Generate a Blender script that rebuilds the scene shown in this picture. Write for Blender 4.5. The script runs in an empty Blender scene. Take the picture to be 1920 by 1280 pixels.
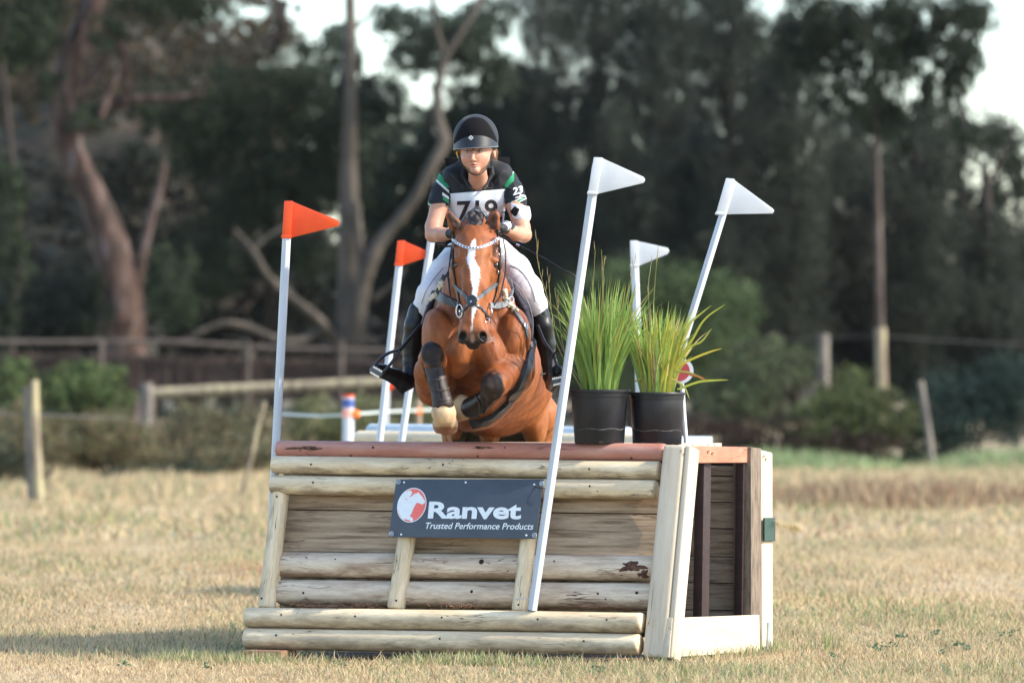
import bpy, bmesh, math, random
import numpy as np
from mathutils import Vector, Matrix
from mathutils.bvhtree import BVHTree
R = math.radians
rng = np.random.default_rng(7)
S = bpy.context.scene
COL = S.collection
# ---------------------------------------------------------------- camera
F, YH, HC = 10666.667, 715.0, 1.4          # focal length in photo pixels, horizon row, eye height
cd = bpy.data.cameras.new('camera'); cam = bpy.data.objects.new('camera', cd); COL.objects.link(cam)
cam.location = (0, 0, HC); cam.rotation_euler = (R(90), 0, 0)
cd.sensor_width = 36; cd.lens = 200; cd.shift_y = (YH - 640) / 1920
cd.clip_start = 0.5; cd.clip_end = 2000
cd.dof.use_dof = True; cd.dof.focus_distance = 28.9; cd.dof.aperture_fstop = 2.9
S.camera = cam
# ---------------------------------------------------------------- light
SUN_EL, SUN_AZ = 37, 106                     # azimuth clockwise from +Y
w = bpy.data.worlds.new('World'); S.world = w; w.use_nodes = True
nt = w.node_tree; bg = nt.nodes['Background']
sk = nt.nodes.new('ShaderNodeTexSky'); sk.sky_type = 'NISHITA'; sk.sun_disc = False
sk.sun_elevation = R(SUN_EL); sk.sun_rotation = R(SUN_AZ); sk.air_density = 1.0; sk.dust_density = 1.0; sk.ozone_density = 1.6
nt.links.new(sk.outputs[0], bg.inputs[0]); bg.inputs[1].default_value = 0.15
sl = bpy.data.lights.new('sun', 'SUN'); sl.energy = 2.6; sl.angle = R(0.6); sl.color = (1.0, 0.90, 0.76)
so = bpy.data.objects.new('sun', sl); COL.objects.link(so)
sd = Vector((math.sin(R(SUN_AZ)) * math.cos(R(SUN_EL)), math.cos(R(SUN_AZ)) * math.cos(R(SUN_EL)), math.sin(R(SUN_EL))))
so.rotation_euler = sd.to_track_quat('Z', 'Y').to_euler(); so.location = (20, 20, 30)
S.view_settings.view_transform = 'Standard'; S.view_settings.look = 'None'
S.view_settings.exposure = 1.48; S.view_settings.gamma = 1
# ---------------------------------------------------------------- helpers
def P(px, py, d):                            # a point at distance d that lies behind photo pixel (px, py)
    return Vector(((px - 960) * d / F, d, HC - (py - YH) * d / F))
def topx(v):
    return 960 + v[:, 0] * F / v[:, 1], YH - (v[:, 2] - HC) * F / v[:, 1]
def mesh(name, V, Fc, smooth=True, cols=None, fcols=None):
    me = bpy.data.meshes.new(name)
    V = np.asarray(V, dtype=np.float32)
    if isinstance(Fc, np.ndarray):
        n = Fc.shape[1]; me.vertices.add(len(V)); me.vertices.foreach_set('co', V.ravel())
        me.loops.add(Fc.size); me.loops.foreach_set('vertex_index', Fc.astype(np.int32).ravel())
        me.polygons.add(len(Fc)); me.polygons.foreach_set('loop_start', np.arange(0, Fc.size, n, dtype=np.int32))
        me.polygons.foreach_set('loop_total', np.full(len(Fc), n, dtype=np.int32)); me.update(calc_edges=True); me.validate()
    else:
        me.from_pydata([tuple(map(float, v)) for v in V], [], [tuple(map(int, f)) for f in Fc]); me.update()
    if smooth: me.polygons.foreach_set('use_smooth', np.ones(len(me.polygons), dtype=bool))
    if cols is not None:
        a = me.color_attributes.new('Col', 'FLOAT_COLOR', 'POINT')
        c = np.ones((len(me.vertices), 4), dtype=np.float32); c[:, :3] = cols; a.data.foreach_set('color', c.ravel())
    return me
def link(name, me, mat=None, parent=None, label=None):
    o = bpy.data.objects.new(name, me); COL.objects.link(o)
    if mat: me.materials.append(mat)
    if parent is not None:
        o.parent = parent; o.matrix_parent_inverse = parent.matrix_basis.inverted()
    if label: o['label'] = label
    return o
def thing(name, label, cat, loc, group=None):
    o = bpy.data.objects.new(name, None); COL.objects.link(o); o.location = loc; o.empty_display_size = .2
    tag(o, label, cat, group); return o
def tag(o, label=None, cat=None, group=None, kind=None):
    if label: o['label'] = label
    if cat: o['category'] = cat
    if group: o['group'] = group
    if kind: o['kind'] = kind
    return o
class MB:
    def __init__(s): s.v = []; s.f = []
    def add(s, V, Fc):
        b = len(s.v); s.v += [tuple(v) for v in V]; s.f += [tuple(i + b for i in f) for f in Fc]
    def box(s, c, h, ax=None, bev=0):         # centre, half sizes, 3x3 axes (columns)
        ax = ax or Matrix.Identity(3); c = Vector(c)
        V = [];
        for x in (-1, 1):
            for y in (-1, 1):
                for z in (-1, 1): V.append(c + ax @ Vector((x * h[0], y * h[1], z * h[2])))
        s.add(V, [(0, 1, 3, 2), (4, 6, 7, 5), (0, 4, 5, 1), (2, 3, 7, 6), (0, 2, 6, 4), (1, 5, 7, 3)])
    def prism(s, poly, d):                    # polygon (list of Vector) pushed along d
        n = len(poly); V = [Vector(p) for p in poly] + [Vector(p) + Vector(d) for p in poly]
        s.add(V, [tuple(range(n))[::-1], tuple(range(n, 2 * n))] + [(i, (i + 1) % n, n + (i + 1) % n, n + i) for i in range(n)])
    def tube(s, pts, rad, n=10, caps=True, flat=None):
        pts = [Vector(p) for p in pts]; m = len(pts)
        if not hasattr(rad, '__len__'): rad = [rad] * m
        prev = None; V = []
        for i, p in enumerate(pts):
            t = (pts[min(i + 1, m - 1)] - pts[max(i - 1, 0)]).normalized()
            if prev is None:
                a = Vector((0, 1, 0)) if abs(t.y) < .9 else Vector((1, 0, 0)); u = t.cross(a).normalized()
            else: u = (prev - t * prev.dot(t)).normalized()
            prev = u; v = t.cross(u)
            for k in range(n):
                a = 2 * math.pi * k / n; V.append(p + (u * math.cos(a) + v * math.sin(a)) * rad[i])
        Fc = [(i * n + k, i * n + (k + 1) % n, (i + 1) * n + (k + 1) % n, (i + 1) * n + k) for i in range(m - 1) for k in range(n)]
        if caps: Fc += [tuple(range(n))[::-1], tuple(range((m - 1) * n, m * n))]
        s.add(V, Fc)
    def build(s, name, mat, parent=None, smooth=False, label=None, bevel=0, seg=2):
        me = mesh(name, s.v, s.f, smooth)
        if bevel or smooth:
            bm = bmesh.new(); bm.from_mesh(me); bmesh.ops.recalc_face_normals(bm, faces=bm.faces)
            if bevel: bmesh.ops.bevel(bm, geom=list(bm.edges), offset=bevel, segments=seg, affect='EDGES', profile=.6)
            bm.to_mesh(me); bm.free()
            if bevel:
                me.polygons.foreach_set('use_smooth', np.ones(len(me.polygons), dtype=bool))
        if smooth or bevel:
            try: me.set_sharp_from_angle(angle=R(42))
            except Exception: pass
        return link(name, me, mat, parent, label)
def catmull(pts, n=8):
    pts = [np.array(p, float) for p in pts]; q = [2 * pts[0] - pts[1]] + pts + [2 * pts[-1] - pts[-2]]; out = []
    for i in range(1, len(q) - 2):
        for k in range(n):
            t = k / n; a, b, c, d = q[i - 1:i + 3]
            out.append(.5 * ((2 * b) + (-a + c) * t + (2 * a - 5 * b + 4 * c - d) * t * t + (-a + 3 * b - 3 * c + d) * t ** 3))
    out.append(pts[-1]); return out
# ---------------------------------------------------------------- materials
def MAT(name, c1, c2=None, c3=None, scale=6, stretch=(1, 1, 1), rough=.6, bump=0, bscale=60, bstretch=None, metal=0, spec=.4,
        col=None, sheen=0, coat=0, trans=0, cracks=None, dirt=None, detail=6, pos=(.35, .65), fine=0, sub=0):
    m = bpy.data.materials.new(name); m.use_nodes = True; t = m.node_tree; N = t.nodes; L = t.links.new
    b = N['Principled BSDF']; b.inputs['Roughness'].default_value = rough; b.inputs['Metallic'].default_value = metal
    b.inputs['Specular IOR Level'].default_value = spec
    if sheen: b.inputs['Sheen Weight'].default_value = sheen; b.inputs['Sheen Roughness'].default_value = .4
    if coat: b.inputs['Coat Weight'].default_value = coat; b.inputs['Coat Roughness'].default_value = .25
    if sub: b.inputs['Subsurface Weight'].default_value = sub; b.inputs['Subsurface Radius'].default_value = (.02, .008, .004); b.inputs['Subsurface Scale'].default_value = .5
    tc = N.new('ShaderNodeTexCoord'); oi = N.new('ShaderNodeObjectInfo')
    off = N.new('ShaderNodeVectorMath'); off.operation = 'MULTIPLY_ADD'
    L(oi.outputs['Random'], off.inputs[0]); off.inputs[1].default_value = (13.7, 7.1, 9.3); L(tc.outputs['Object'], off.inputs[2])
    def noise(sc, st, det=detail, dist=0):
        mp = N.new('ShaderNodeMapping'); mp.inputs['Scale'].default_value = st; L(off.outputs[0], mp.inputs[0])
        n = N.new('ShaderNodeTexNoise'); n.inputs['Scale'].default_value = sc; n.inputs['Detail'].default_value = det
        n.inputs['Roughness'].default_value = .6; n.inputs['Distortion'].default_value = dist
        L(mp.outputs[0], n.inputs['Vector']); return n.outputs['Fac']
    def mixc(f, a, c, mode='MIX'):
        x = N.new('ShaderNodeMix'); x.data_type = 'RGBA'; x.blend_type = mode
        if isinstance(f, (int, float)): x.inputs[0].default_value = f
        else: L(f, x.inputs[0])
        for s, v in ((6, a), (7, c)):
            if isinstance(v, tuple): x.inputs[s].default_value = (*v[:3], 1)
            else: L(v, x.inputs[s])
        return x.outputs[2]
    def ramp(f, stops):
        r = N.new('ShaderNodeValToRGB'); e = r.color_ramp.elements
        while len(e) < len(stops): e.new(.5)
        for k, (p, c) in enumerate(stops):
            e[k].position = p; e[k].color = (*c, 1) if isinstance(c, tuple) else (c, c, c, 1)
        L(f, r.inputs[0]); return r.outputs[0]
    c2 = c2 or c1
    if c3: out = ramp(noise(scale, stretch), [(pos[0], c1), (.5, c2), (pos[1], c3)])
    else: out = ramp(noise(scale, stretch), [(pos[0], c1), (pos[1], c2)])
    if col:
        at = N.new('ShaderNodeAttribute'); at.attribute_name = 'Col'
        out = mixc(1.0, at.outputs[0], out, 'MULTIPLY')
    if fine: out = mixc(1.0, out, ramp(noise(scale * 9, stretch, 3), [(.3, 1 - fine), (.7, 1.0)]), 'MULTIPLY')
    if cracks:
        cs, st, wd, cc = cracks
        f = ramp(noise(cs, st, 2, .6), [(.5 - wd * 1.6, 0.), (.5 - wd * .3, 1.), (.5 + wd * .3, 1.), (.5 + wd * 1.6, 0.)])
        g = ramp(noise(2.3, (1, 3, 3), 1), [(.52, 0.), (.6, 1.)])
        mm = N.new('ShaderNodeMath'); mm.operation = 'MULTIPLY'; L(f, mm.inputs[0]); L(g, mm.inputs[1])
        out = mixc(mm.outputs[0], out, cc)
    if dirt:                                  # soil splashed on the lower side of a log
        z0, z1, dc = dirt
        sx = N.new('ShaderNodeSeparateXYZ'); L(tc.outputs['Object'], sx.inputs[0])
        n = noise(9, (1, 3, 3), 5); ma = N.new('ShaderNodeMath'); ma.operation = 'MULTIPLY_ADD'
        L(n, ma.inputs[0]); ma.inputs[1].default_value = .16; L(sx.outputs['Z'], ma.inputs[2])
        mr = N.new('ShaderNodeMapRange'); L(ma.outputs[0], mr.inputs[0]); mr.inputs[1].default_value = z0 + .08; mr.inputs[2].default_value = z1 + .06
        mr.inputs[3].default_value = .62; mr.inputs[4].default_value = 0
        out = mixc(mr.outputs[0], out, dc)
    L(out, b.inputs['Base Color'])
    if bump:
        bp = N.new('ShaderNodeBump'); bp.inputs['Strength'].default_value = bump; bp.inputs['Distance'].default_value = .004
        L(noise(bscale, bstretch or stretch, 4), bp.inputs['Height']); L(bp.outputs[0], b.inputs['Normal'])
    if trans:
        tr = N.new('ShaderNodeBsdfTranslucent'); L(out, tr.inputs[0]); ms = N.new('ShaderNodeMixShader'); ms.inputs[0].default_value = trans
        L(b.outputs[0], ms.inputs[1]); L(tr.outputs[0], ms.inputs[2]); L(ms.outputs[0], N['Material Output'].inputs[0])
    return m
# ---------------------------------------------------------------- signed-distance modelling of bodies
PX = 1 / 366.0
def cone(a, b, ra, rb, k=.02, flat=None, sub=False): return dict(t='c', a=P(*a), b=P(*b), ra=ra * PX, rb=rb * PX, k=k, flat=flat, sub=sub)
def ell(c, r, k=.02, ry=None, rot=0, sub=False, tilt=0):  # r=(rx,rz) px, ry metres, rot about view axis in degrees
    rx, rz = r if hasattr(r, '__len__') else (r, r); ry = ry if ry is not None else rx * PX
    return dict(t='e', c=P(*c), r=(rx * PX, ry, rz * PX), k=k, rot=rot, tilt=tilt, sub=sub)
def chain(pts, k=.02, flat=None):
    return [cone(pts[i][:3], pts[i + 1][:3], pts[i][3], pts[i + 1][3], k, flat) for i in range(len(pts) - 1)]
def sdf_mesh(prims, h):
    lo = np.full(3, 1e9); hi = np.full(3, -1e9)
    for p in prims:
        if p['t'] == 'c':
            r = max(p['ra'], p['rb']) * (max(1, p['flat'][1]) if p['flat'] else 1); pts = np.array([p['a'], p['b']])
        else: r = max(p['r']); pts = np.array([p['c']])
        p['lo'] = pts.min(0) - r; p['hi'] = pts.max(0) + r
        if not p['sub']: lo = np.minimum(lo, p['lo']); hi = np.maximum(hi, p['hi'])
    lo -= 4 * h; hi += 4 * h; n = np.ceil((hi - lo) / h).astype(int) + 1
    D = np.full(n, 1.0, dtype=np.float32)
    for p in prims:
        mg = p['k'] + 3 * h
        i0 = np.clip(((p['lo'] - mg - lo) / h).astype(int), 0, n - 1); i1 = np.clip(((p['hi'] + mg - lo) / h).astype(int) + 2, 1, n)
        if (i1 <= i0).any(): continue
        ax = [(lo[j] + h * np.arange(i0[j], i1[j])).astype(np.float32) for j in range(3)]
        X, Y, Z = ax[0][:, None, None], ax[1][None, :, None], ax[2][None, None, :]
        if p['t'] == 'c':
            a, b = p['a'], p['b']; ab = b - a; q = max(ab.dot(ab), 1e-9)
            T = np.clip(((X - a.x) * ab.x + (Y - a.y) * ab.y + (Z - a.z) * ab.z) / q, 0, 1)
            dx = X - a.x - T * ab.x; dy = Y - a.y - T * ab.y; dz = Z - a.z - T * ab.z
            if p['flat']:
                nv, s = p['flat']; nv = Vector(nv).normalized(); m = (dx * nv.x + dy * nv.y + dz * nv.z) * (1 / s - 1)
                dx = dx + m * nv.x; dy = dy + m * nv.y; dz = dz + m * nv.z
            d = np.sqrt(dx * dx + dy * dy + dz * dz) - (p['ra'] + (p['rb'] - p['ra']) * T)
        else:
            c, r = p['c'], p['r']; x, y, z = X - c.x, Y - c.y, Z - c.z
            if p['rot']:
                a = R(p['rot']); x, z = x * math.cos(a) + z * math.sin(a), -x * math.sin(a) + z * math.cos(a)
            if p['tilt']:
                a = R(p['tilt']); y, z = y * math.cos(a) + z * math.sin(a), -y * math.sin(a) + z * math.cos(a)
            k0 = np.sqrt((x / r[0]) ** 2 + (y / r[1]) ** 2 + (z / r[2]) ** 2) + 1e-6
            k1 = np.sqrt((x / r[0] ** 2) ** 2 + (y / r[1] ** 2) ** 2 + (z / r[2] ** 2) ** 2) + 1e-6
            d = k0 * (k0 - 1) / k1
        sl_ = tuple(slice(i0[j], i1[j]) for j in range(3)); W = D[sl_]; k = p['k']
        if p['sub']:
            d = -d; hh = np.clip(.5 - .5 * (W - d) / k, 0, 1); D[sl_] = W * (1 - hh) + d * hh + k * hh * (1 - hh)
        else:
            hh = np.clip(.5 + .5 * (W - d) / k, 0, 1); D[sl_] = W * (1 - hh) + d * hh - k * hh * (1 - hh)
    I = D < 0; nx, ny, nz = D.shape
    c = lambda A, i, j, k: A[i:nx - 1 + i, j:ny - 1 + j, k:nz - 1 + k]
    cnt = np.zeros((nx - 1, ny - 1, nz - 1), dtype=np.int8)
    for i in (0, 1):
        for j in (0, 1):
            for k in (0, 1): cnt += c(I, i, j, k)
    act = (cnt > 0) & (cnt < 8); idx = np.full(act.shape, -1, dtype=np.int32); ci = np.argwhere(act); idx[act] = np.arange(len(ci))
    acc = np.zeros((len(ci), 3)); num = np.zeros(len(ci))
    corners = [(i, j, k) for i in (0, 1) for j in (0, 1) for k in (0, 1)]
    for A in corners:
        for ax_ in range(3):
            if A[ax_]: continue
            B = list(A); B[ax_] = 1
            da = D[ci[:, 0] + A[0], ci[:, 1] + A[1], ci[:, 2] + A[2]]; db = D[ci[:, 0] + B[0], ci[:, 1] + B[1], ci[:, 2] + B[2]]
            m = (da < 0) != (db < 0); t = np.where(m, da / np.where(m, da - db, 1), 0)
            pos = np.tile(np.array(A, float), (len(ci), 1)); pos[:, ax_] += t; acc[m] += pos[m]; num[m] += 1
    V = lo + h * (ci + acc / num[:, None]); Q = []
    for ax_ in range(3):
        s0 = [slice(None)] * 3; s1 = [slice(None)] * 3; s0[ax_] = slice(0, -1); s1[ax_] = slice(1, None)
        a, b = I[tuple(s0)], I[tuple(s1)]; e = np.argwhere(a != b); o1, o2 = [(1, 2), (2, 0), (0, 1)][ax_]
        ok = (e[:, o1] > 0) & (e[:, o2] > 0); e = e[ok]; ins = a[tuple(e.T)]
        def g(d1, d2):
            x = e.copy(); x[:, o1] += d1; x[:, o2] += d2; return idx[tuple(x.T)]
        q = np.stack([g(-1, -1), g(0, -1), g(0, 0), g(-1, 0)], 1); q[~ins] = q[~ins][:, ::-1]; Q.append(q)
    return V, np.concatenate(Q)
def vnoise(V, f, seed=0):                    # cheap smooth pseudo noise in [-1,1]
    rg = np.random.default_rng(seed); o = np.zeros(len(V))
    for k in range(6):
        d = rg.standard_normal(3); d /= np.linalg.norm(d); o += np.sin(V @ d * f * (1 + .35 * k) + rg.random() * 6.28)
    return o / 3.2
def sdf_obj(name, prims, h, mat, parent=None, colfn=None, label=None, wr=None):
    V, Q = sdf_mesh(prims, h); Q = Q[(Q >= 0).all(1)]
    if wr:                                   # cloth creases or muscle relief: vertices pushed along their normals
        a, b, c, d = (V[Q[:, i]] for i in range(4)); fn = np.cross(c - a, d - b); Nv = np.zeros_like(V)
        for i in range(4): np.add.at(Nv, Q[:, i], fn)
        Nv /= np.linalg.norm(Nv, axis=1)[:, None] + 1e-12
        for amp, fr, st, sd_, ridge in wr:
            W_ = V * np.array(st); W_ = W_ + .012 * np.stack([vnoise(V, 20, sd_ + 1), vnoise(V, 20, sd_ + 2), vnoise(V, 20, sd_ + 3)], 1); q = vnoise(W_, fr, sd_); q = 1 - 2 * np.abs(q) if ridge else q; V = V + Nv * (amp * q)[:, None]
    me = mesh(name, V, Q, True, colfn(V) if colfn else None); return link(name, me, mat, parent, label)
def bvh_of(o):
    me = o.data; return BVHTree.FromPolygons([v.co.copy() for v in me.vertices], [tuple(p.vertices) for p in me.polygons])
CAM = Vector((0, 0, HC))
def cast(bv, px, py, d0=29.0):
    dirv = (P(px, py, 29) - CAM).normalized(); h = bv.ray_cast(CAM, dirv, 60)
    if h[0] is None: return P(px, py, d0), Vector((0, -1, 0)), False
    n = h[1];  n = -n if n.dot(dirv) > 0 else n
    return h[0], n, True
def strap(name, bv, pts, wpx, mat, parent, th=.004, n=6, off=.002, d0=29.0, label=None, mb=None):
    """a flat strap laid on a surface along a line of points; (px,py) rows, optional third entry forces the distance"""
    q = catmull([p[:2] for p in pts], n); C = []; Nn = []; good = []
    for p in q:
        h, nn, ok = cast(bv, p[0], p[1], d0); C.append(h); Nn.append(nn); good.append(ok)
    gi = [i for i, g in enumerate(good) if g]
    if gi:
        for i in range(len(C)):
            if not good[i]:
                j = min(gi, key=lambda a: abs(a - i)); C[i] = P(q[i][0], q[i][1], C[j].y + .01); Nn[i] = Nn[j]
    for _ in range(2):
        Nn = [(Nn[max(i - 1, 0)] + Nn[i] * 1.5 + Nn[min(i + 1, len(Nn) - 1)]).normalized() for i in range(len(Nn))]
    V = []; m = len(C); W = wpx if hasattr(wpx, '__len__') else [wpx, wpx]
    for i in range(m):
        t = (C[min(i + 1, m - 1)] - C[max(i - 1, 0)]).normalized(); s = t.cross(Nn[i]).normalized()
        ww = (W[0] + (W[-1] - W[0]) * i / (m - 1)) * PX / 2; b = C[i] + Nn[i] * off
        for a, e in ((-1, 0), (-.85, 1), (.85, 1), (1, 0)): V.append(b + s * a * ww + Nn[i] * e * th)
        V[-4] -= Nn[i] * .006; V[-1] -= Nn[i] * .006
    Fc = [(i * 4 + k, i * 4 + k + 1, i * 4 + 5 + k, i * 4 + 4 + k) for i in range(m - 1) for k in range(3)] + [(0, 1, 2, 3), tuple(range(4 * m - 4, 4 * m))[::-1]]
    if mb is not None: mb.add(V, Fc); return
    o = MB(); o.add(V, Fc); return o.build(name, mat, parent, True, label)
def text_mesh(s, size, bold=0, shear=0, spacing=1, width=1):
    cu = bpy.data.curves.new('lettering', 'FONT'); cu.body = s; cu.size = size; cu.offset = bold; cu.shear = shear; cu.space_character = spacing
    cu.resolution_u = 4; cu.fill_mode = 'FRONT'; o = bpy.data.objects.new('lettering', cu); COL.objects.link(o)
    bpy.context.view_layer.update(); dg = bpy.context.evaluated_depsgraph_get()
    me = bpy.data.meshes.new_from_object(o.evaluated_get(dg)); V = np.array([v.co[:] for v in me.vertices]); Fc = [tuple(p.vertices) for p in me.polygons]
    bpy.data.objects.remove(o); bpy.data.curves.remove(cu); bpy.data.meshes.remove(me); V[:, 0] *= width
    return V, Fc
# ---------------------------------------------------------------- materials of the jump
CREAM, CREAM2 = (.74, .59, .37), (.86, .73, .51)
CR = (5.5, (.35, 5, 5), .006, (.10, .06, .04))
m_cream = MAT('painted_log', (.66, .55, .38), CREAM, CREAM2, scale=4, stretch=(.6, 4, 4), rough=.55, bump=.25, bscale=14, bstretch=(1, 9, 9), cracks=CR, dirt=(-.055, .008, (.10, .055, .03)), fine=.18)
m_cream_low = MAT('painted_log_muddy', (.58, .46, .31), CREAM, CREAM2, scale=4, stretch=(.6, 4, 4), rough=.6, bump=.3, bscale=14, bstretch=(1, 9, 9), cracks=CR, dirt=(-.06, .022, (.09, .05, .028)), fine=.2)
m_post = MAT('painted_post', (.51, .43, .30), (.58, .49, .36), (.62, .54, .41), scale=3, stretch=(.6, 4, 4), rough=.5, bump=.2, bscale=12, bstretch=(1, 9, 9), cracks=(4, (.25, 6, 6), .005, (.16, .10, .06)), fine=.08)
m_weather = MAT('weathered_log', (.48, .355, .245), (.67, .54, .40), (.79, .67, .50), scale=5, stretch=(.7, 5, 5), rough=.7, bump=.35, bscale=18, bstretch=(1, 8, 8), cracks=(7, (.4, 5, 5), .012, (.09, .05, .035)), dirt=(-.07, -.012, (.16, .085, .05)), fine=.2)
m_plank = MAT('weathered_plank', (.21, .14, .085), (.42, .30, .19), (.53, .40, .27), scale=5, stretch=(.5, 6, 9), rough=.75, bump=.25, bscale=20, bstretch=(.7, 9, 9), cracks=(8, (.25, 7, 7), .008, (.08, .05, .04)), fine=.25)
m_plank_dk = MAT('old_plank', (.18, .13, .085), (.38, .29, .20), (.48, .39, .29), scale=6, stretch=(.6, 6, 9), rough=.85, bump=.5, bscale=24, bstretch=(1, 9, 9), fine=.35)
m_red = MAT('red_painted_rail', (.40, .165, .12), (.48, .215, .155), (.55, .30, .23), scale=4, stretch=(.6, 4, 4), rough=.5, bump=.25, bscale=14, bstretch=(1, 8, 8), cracks=(6, (.3, 6, 6), .008, (.12, .04, .03)), fine=.15)
m_redside = MAT('red_paint_sunlit', (.40, .145, .085), (.48, .20, .12), (.54, .26, .17), scale=5, stretch=(1, 4, 4), rough=.55, bump=.2, cracks=(9, (.5, 5, 5), .02, (.14, .08, .06)), fine=.2)  # the rail's red paint again, tinted for its sunlit side
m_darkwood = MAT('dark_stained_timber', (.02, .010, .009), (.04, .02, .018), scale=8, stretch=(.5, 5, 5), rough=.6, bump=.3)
m_rawwood = MAT('raw_timber', (.11, .085, .06), (.20, .155, .115), (.26, .20, .15), scale=10, stretch=(.8, 4, 4), rough=.8, bump=.4, bscale=40, fine=.3)
m_hole = MAT('nail_hole', (.03, .018, .012), rough=.9)
m_metal = MAT('steel', (.5, .5, .5), (.6, .6, .6), rough=.35, metal=1)
m_block = MAT('block_wood', (.20, .10, .055), (.30, .17, .10), scale=9, stretch=(1, 5, 5), rough=.8, bump=.3)
m_deck = MAT('deck_board', (.45, .36, .26), (.60, .50, .38), scale=6, stretch=(.6, 5, 5), rough=.7, bump=.3)
# ---------------------------------------------------------------- frame of the jump: U right along the front, W towards its back
YAW = R(24)
U = Vector((math.cos(YAW), -math.sin(YAW), 0)); W = Vector((math.sin(YAW), math.cos(YAW), 0)); Zv = Vector((0, 0, 1))
O = P(1205, 1232, 28.62); O.z = .012
LEAN = .225                                  # backward lean of the front per metre of height
VF = (Zv + W * LEAN).normalized(); NF = U.cross(VF); NF = -NF if NF.dot(Vector((0, -1, 0))) < 0 else NF   # outward normal of the front
def onplane(px, py, p0, n):
    dv = P(px, py, 1) - CAM; return CAM + dv * ((p0 - CAM).dot(n) / dv.dot(n))
def FP(px, py, off=0): return onplane(px, py, O + NF * off, NF)
SIDE0 = onplane(1262, 1190, O + NF * 0, NF)  # a point on the right-hand side plane
def SP(px, py, off=0): return onplane(px, py, SIDE0 + U * off, U)
def frame(x, y, z, o):
    m = Matrix.Identity(4)
    for i, a in enumerate((x, y, z)):
        for j in range(3): m[j][i] = a[j]
    m.translation = o; return m
def log(name, a, b, r, mat, parent, squash=1.0, up=None, n=22, rings=26, wob=.012, flatback=0, holes=(), endr=.012, label=None, seed=0, nf=None, rb=None):
    """a round rail from a to b; local X runs along it, local -Y faces outward"""
    a, b = Vector(a), Vector(b); x = (b - a).normalized(); nf = nf or NF; y = -(nf - x * nf.dot(x)).normalized(); z = x.cross(y)
    if z.z < -.001: z = -z; y = z.cross(x)
    if y.dot(nf) > 0: y = -y; z = x.cross(y)
    Ln = (b - a).length; rg = np.random.default_rng(int(abs(a.x * 1000 + a.z * 777 + r * 9999)) + seed); ph = rg.random(4) * 6.28; V = []
    xs = [0, endr * .3, endr] + list(np.linspace(.03, Ln - .03, rings)) + [Ln - endr, Ln - endr * .3, Ln]
    for i, t in enumerate(xs):
        e = 1 - (.18 if i in (0, len(xs) - 1) else .06 if i in (1, len(xs) - 2) else 0)
        rr0 = r + ((rb or r) - r) * t / Ln
        for k in range(n):
            an = 2 * math.pi * k / n; wv = 1 + wob * (math.sin(t * 3.1 + ph[0] + an) + .6 * math.sin(t * 7.3 + ph[1] + 2 * an)) + wob * .3 * rg.standard_normal() * 0
            rr = rr0 * wv * e; yy = math.cos(an) * rr; zz = math.sin(an) * rr * squash
            if flatback and yy > flatback: yy = flatback
            V.append((t, yy, zz))
    m = len(xs); Fc = [(i * n + k, i * n + (k + 1) % n, (i + 1) * n + (k + 1) % n, (i + 1) * n + k) for i in range(m - 1) for k in range(n)]
    Fc += [tuple(range(n)), tuple(range((m - 1) * n, m * n))]
    me = mesh(name, V, Fc); bm = bmesh.new(); bm.from_mesh(me); bmesh.ops.recalc_face_normals(bm, faces=bm.faces); bm.to_mesh(me); bm.free()
    me.set_sharp_from_angle(angle=R(60)); o = link(name, me, mat, parent, label); M4 = frame(x, y, z, a); o.matrix_basis = M4
    for hx in holes:                          # nail holes on the outward side
        t = hx[0] * Ln; dz = hx[1] * r; yy = -math.sqrt(max(r * r - dz * dz, 0)); s = MB(); c = M4 @ Vector((t, yy - .001, dz)); nn = (M4.to_3x3() @ Vector((0, yy, dz))).normalized()
        s.tube([c - nn * .006, c + nn * .0012], .0055 if len(hx) < 3 else hx[2], 8); s.build('nail', m_hole, o)
    return o
jump = thing('log_jump', 'rustic cream log jump with red top rail and dark advertising sign, carrying two potted grasses', 'jump', (O.x, O.y, 0))
def PXR(px): return px / 366 / 1
# rails of the leaning front
log('top_rail', FP(521, 842, .02), FP(1249, 848, .02), .046, m_red, jump, squash=.98, holes=[(.07, -.3, .004), (.26, .1, .006), (.2, -.8), (.53, -.75), (.6, .2, .004), (.92, -.8)], endr=.02)
log('front_rail', FP(513, 871, .035), FP(1238, 882, .035), .0475, m_cream, jump, holes=[(.11, -.1), (.455, .1), (.83, -.15)])
log('front_rail', FP(510, 908.5, .035), FP(1231, 918, .035), .0495, m_cream, jump, holes=[(.12, .1), (.84, .1), (.86, -.4, .003)])
for nm, a, b, r, h in (('strut', (527, 916), (500, 1140), .047, [(.08, .1), (.93, -.3)]), ('strut', (764, 1000), (742, 1142), .047, [(.9, .35)]), ('strut', (992, 1000), (974, 1146), .042, [(.93, .2)])):
    log(nm, FP(*a, .015), FP(*b, .015), r, m_cream, jump, holes=h, n=18)
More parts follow.
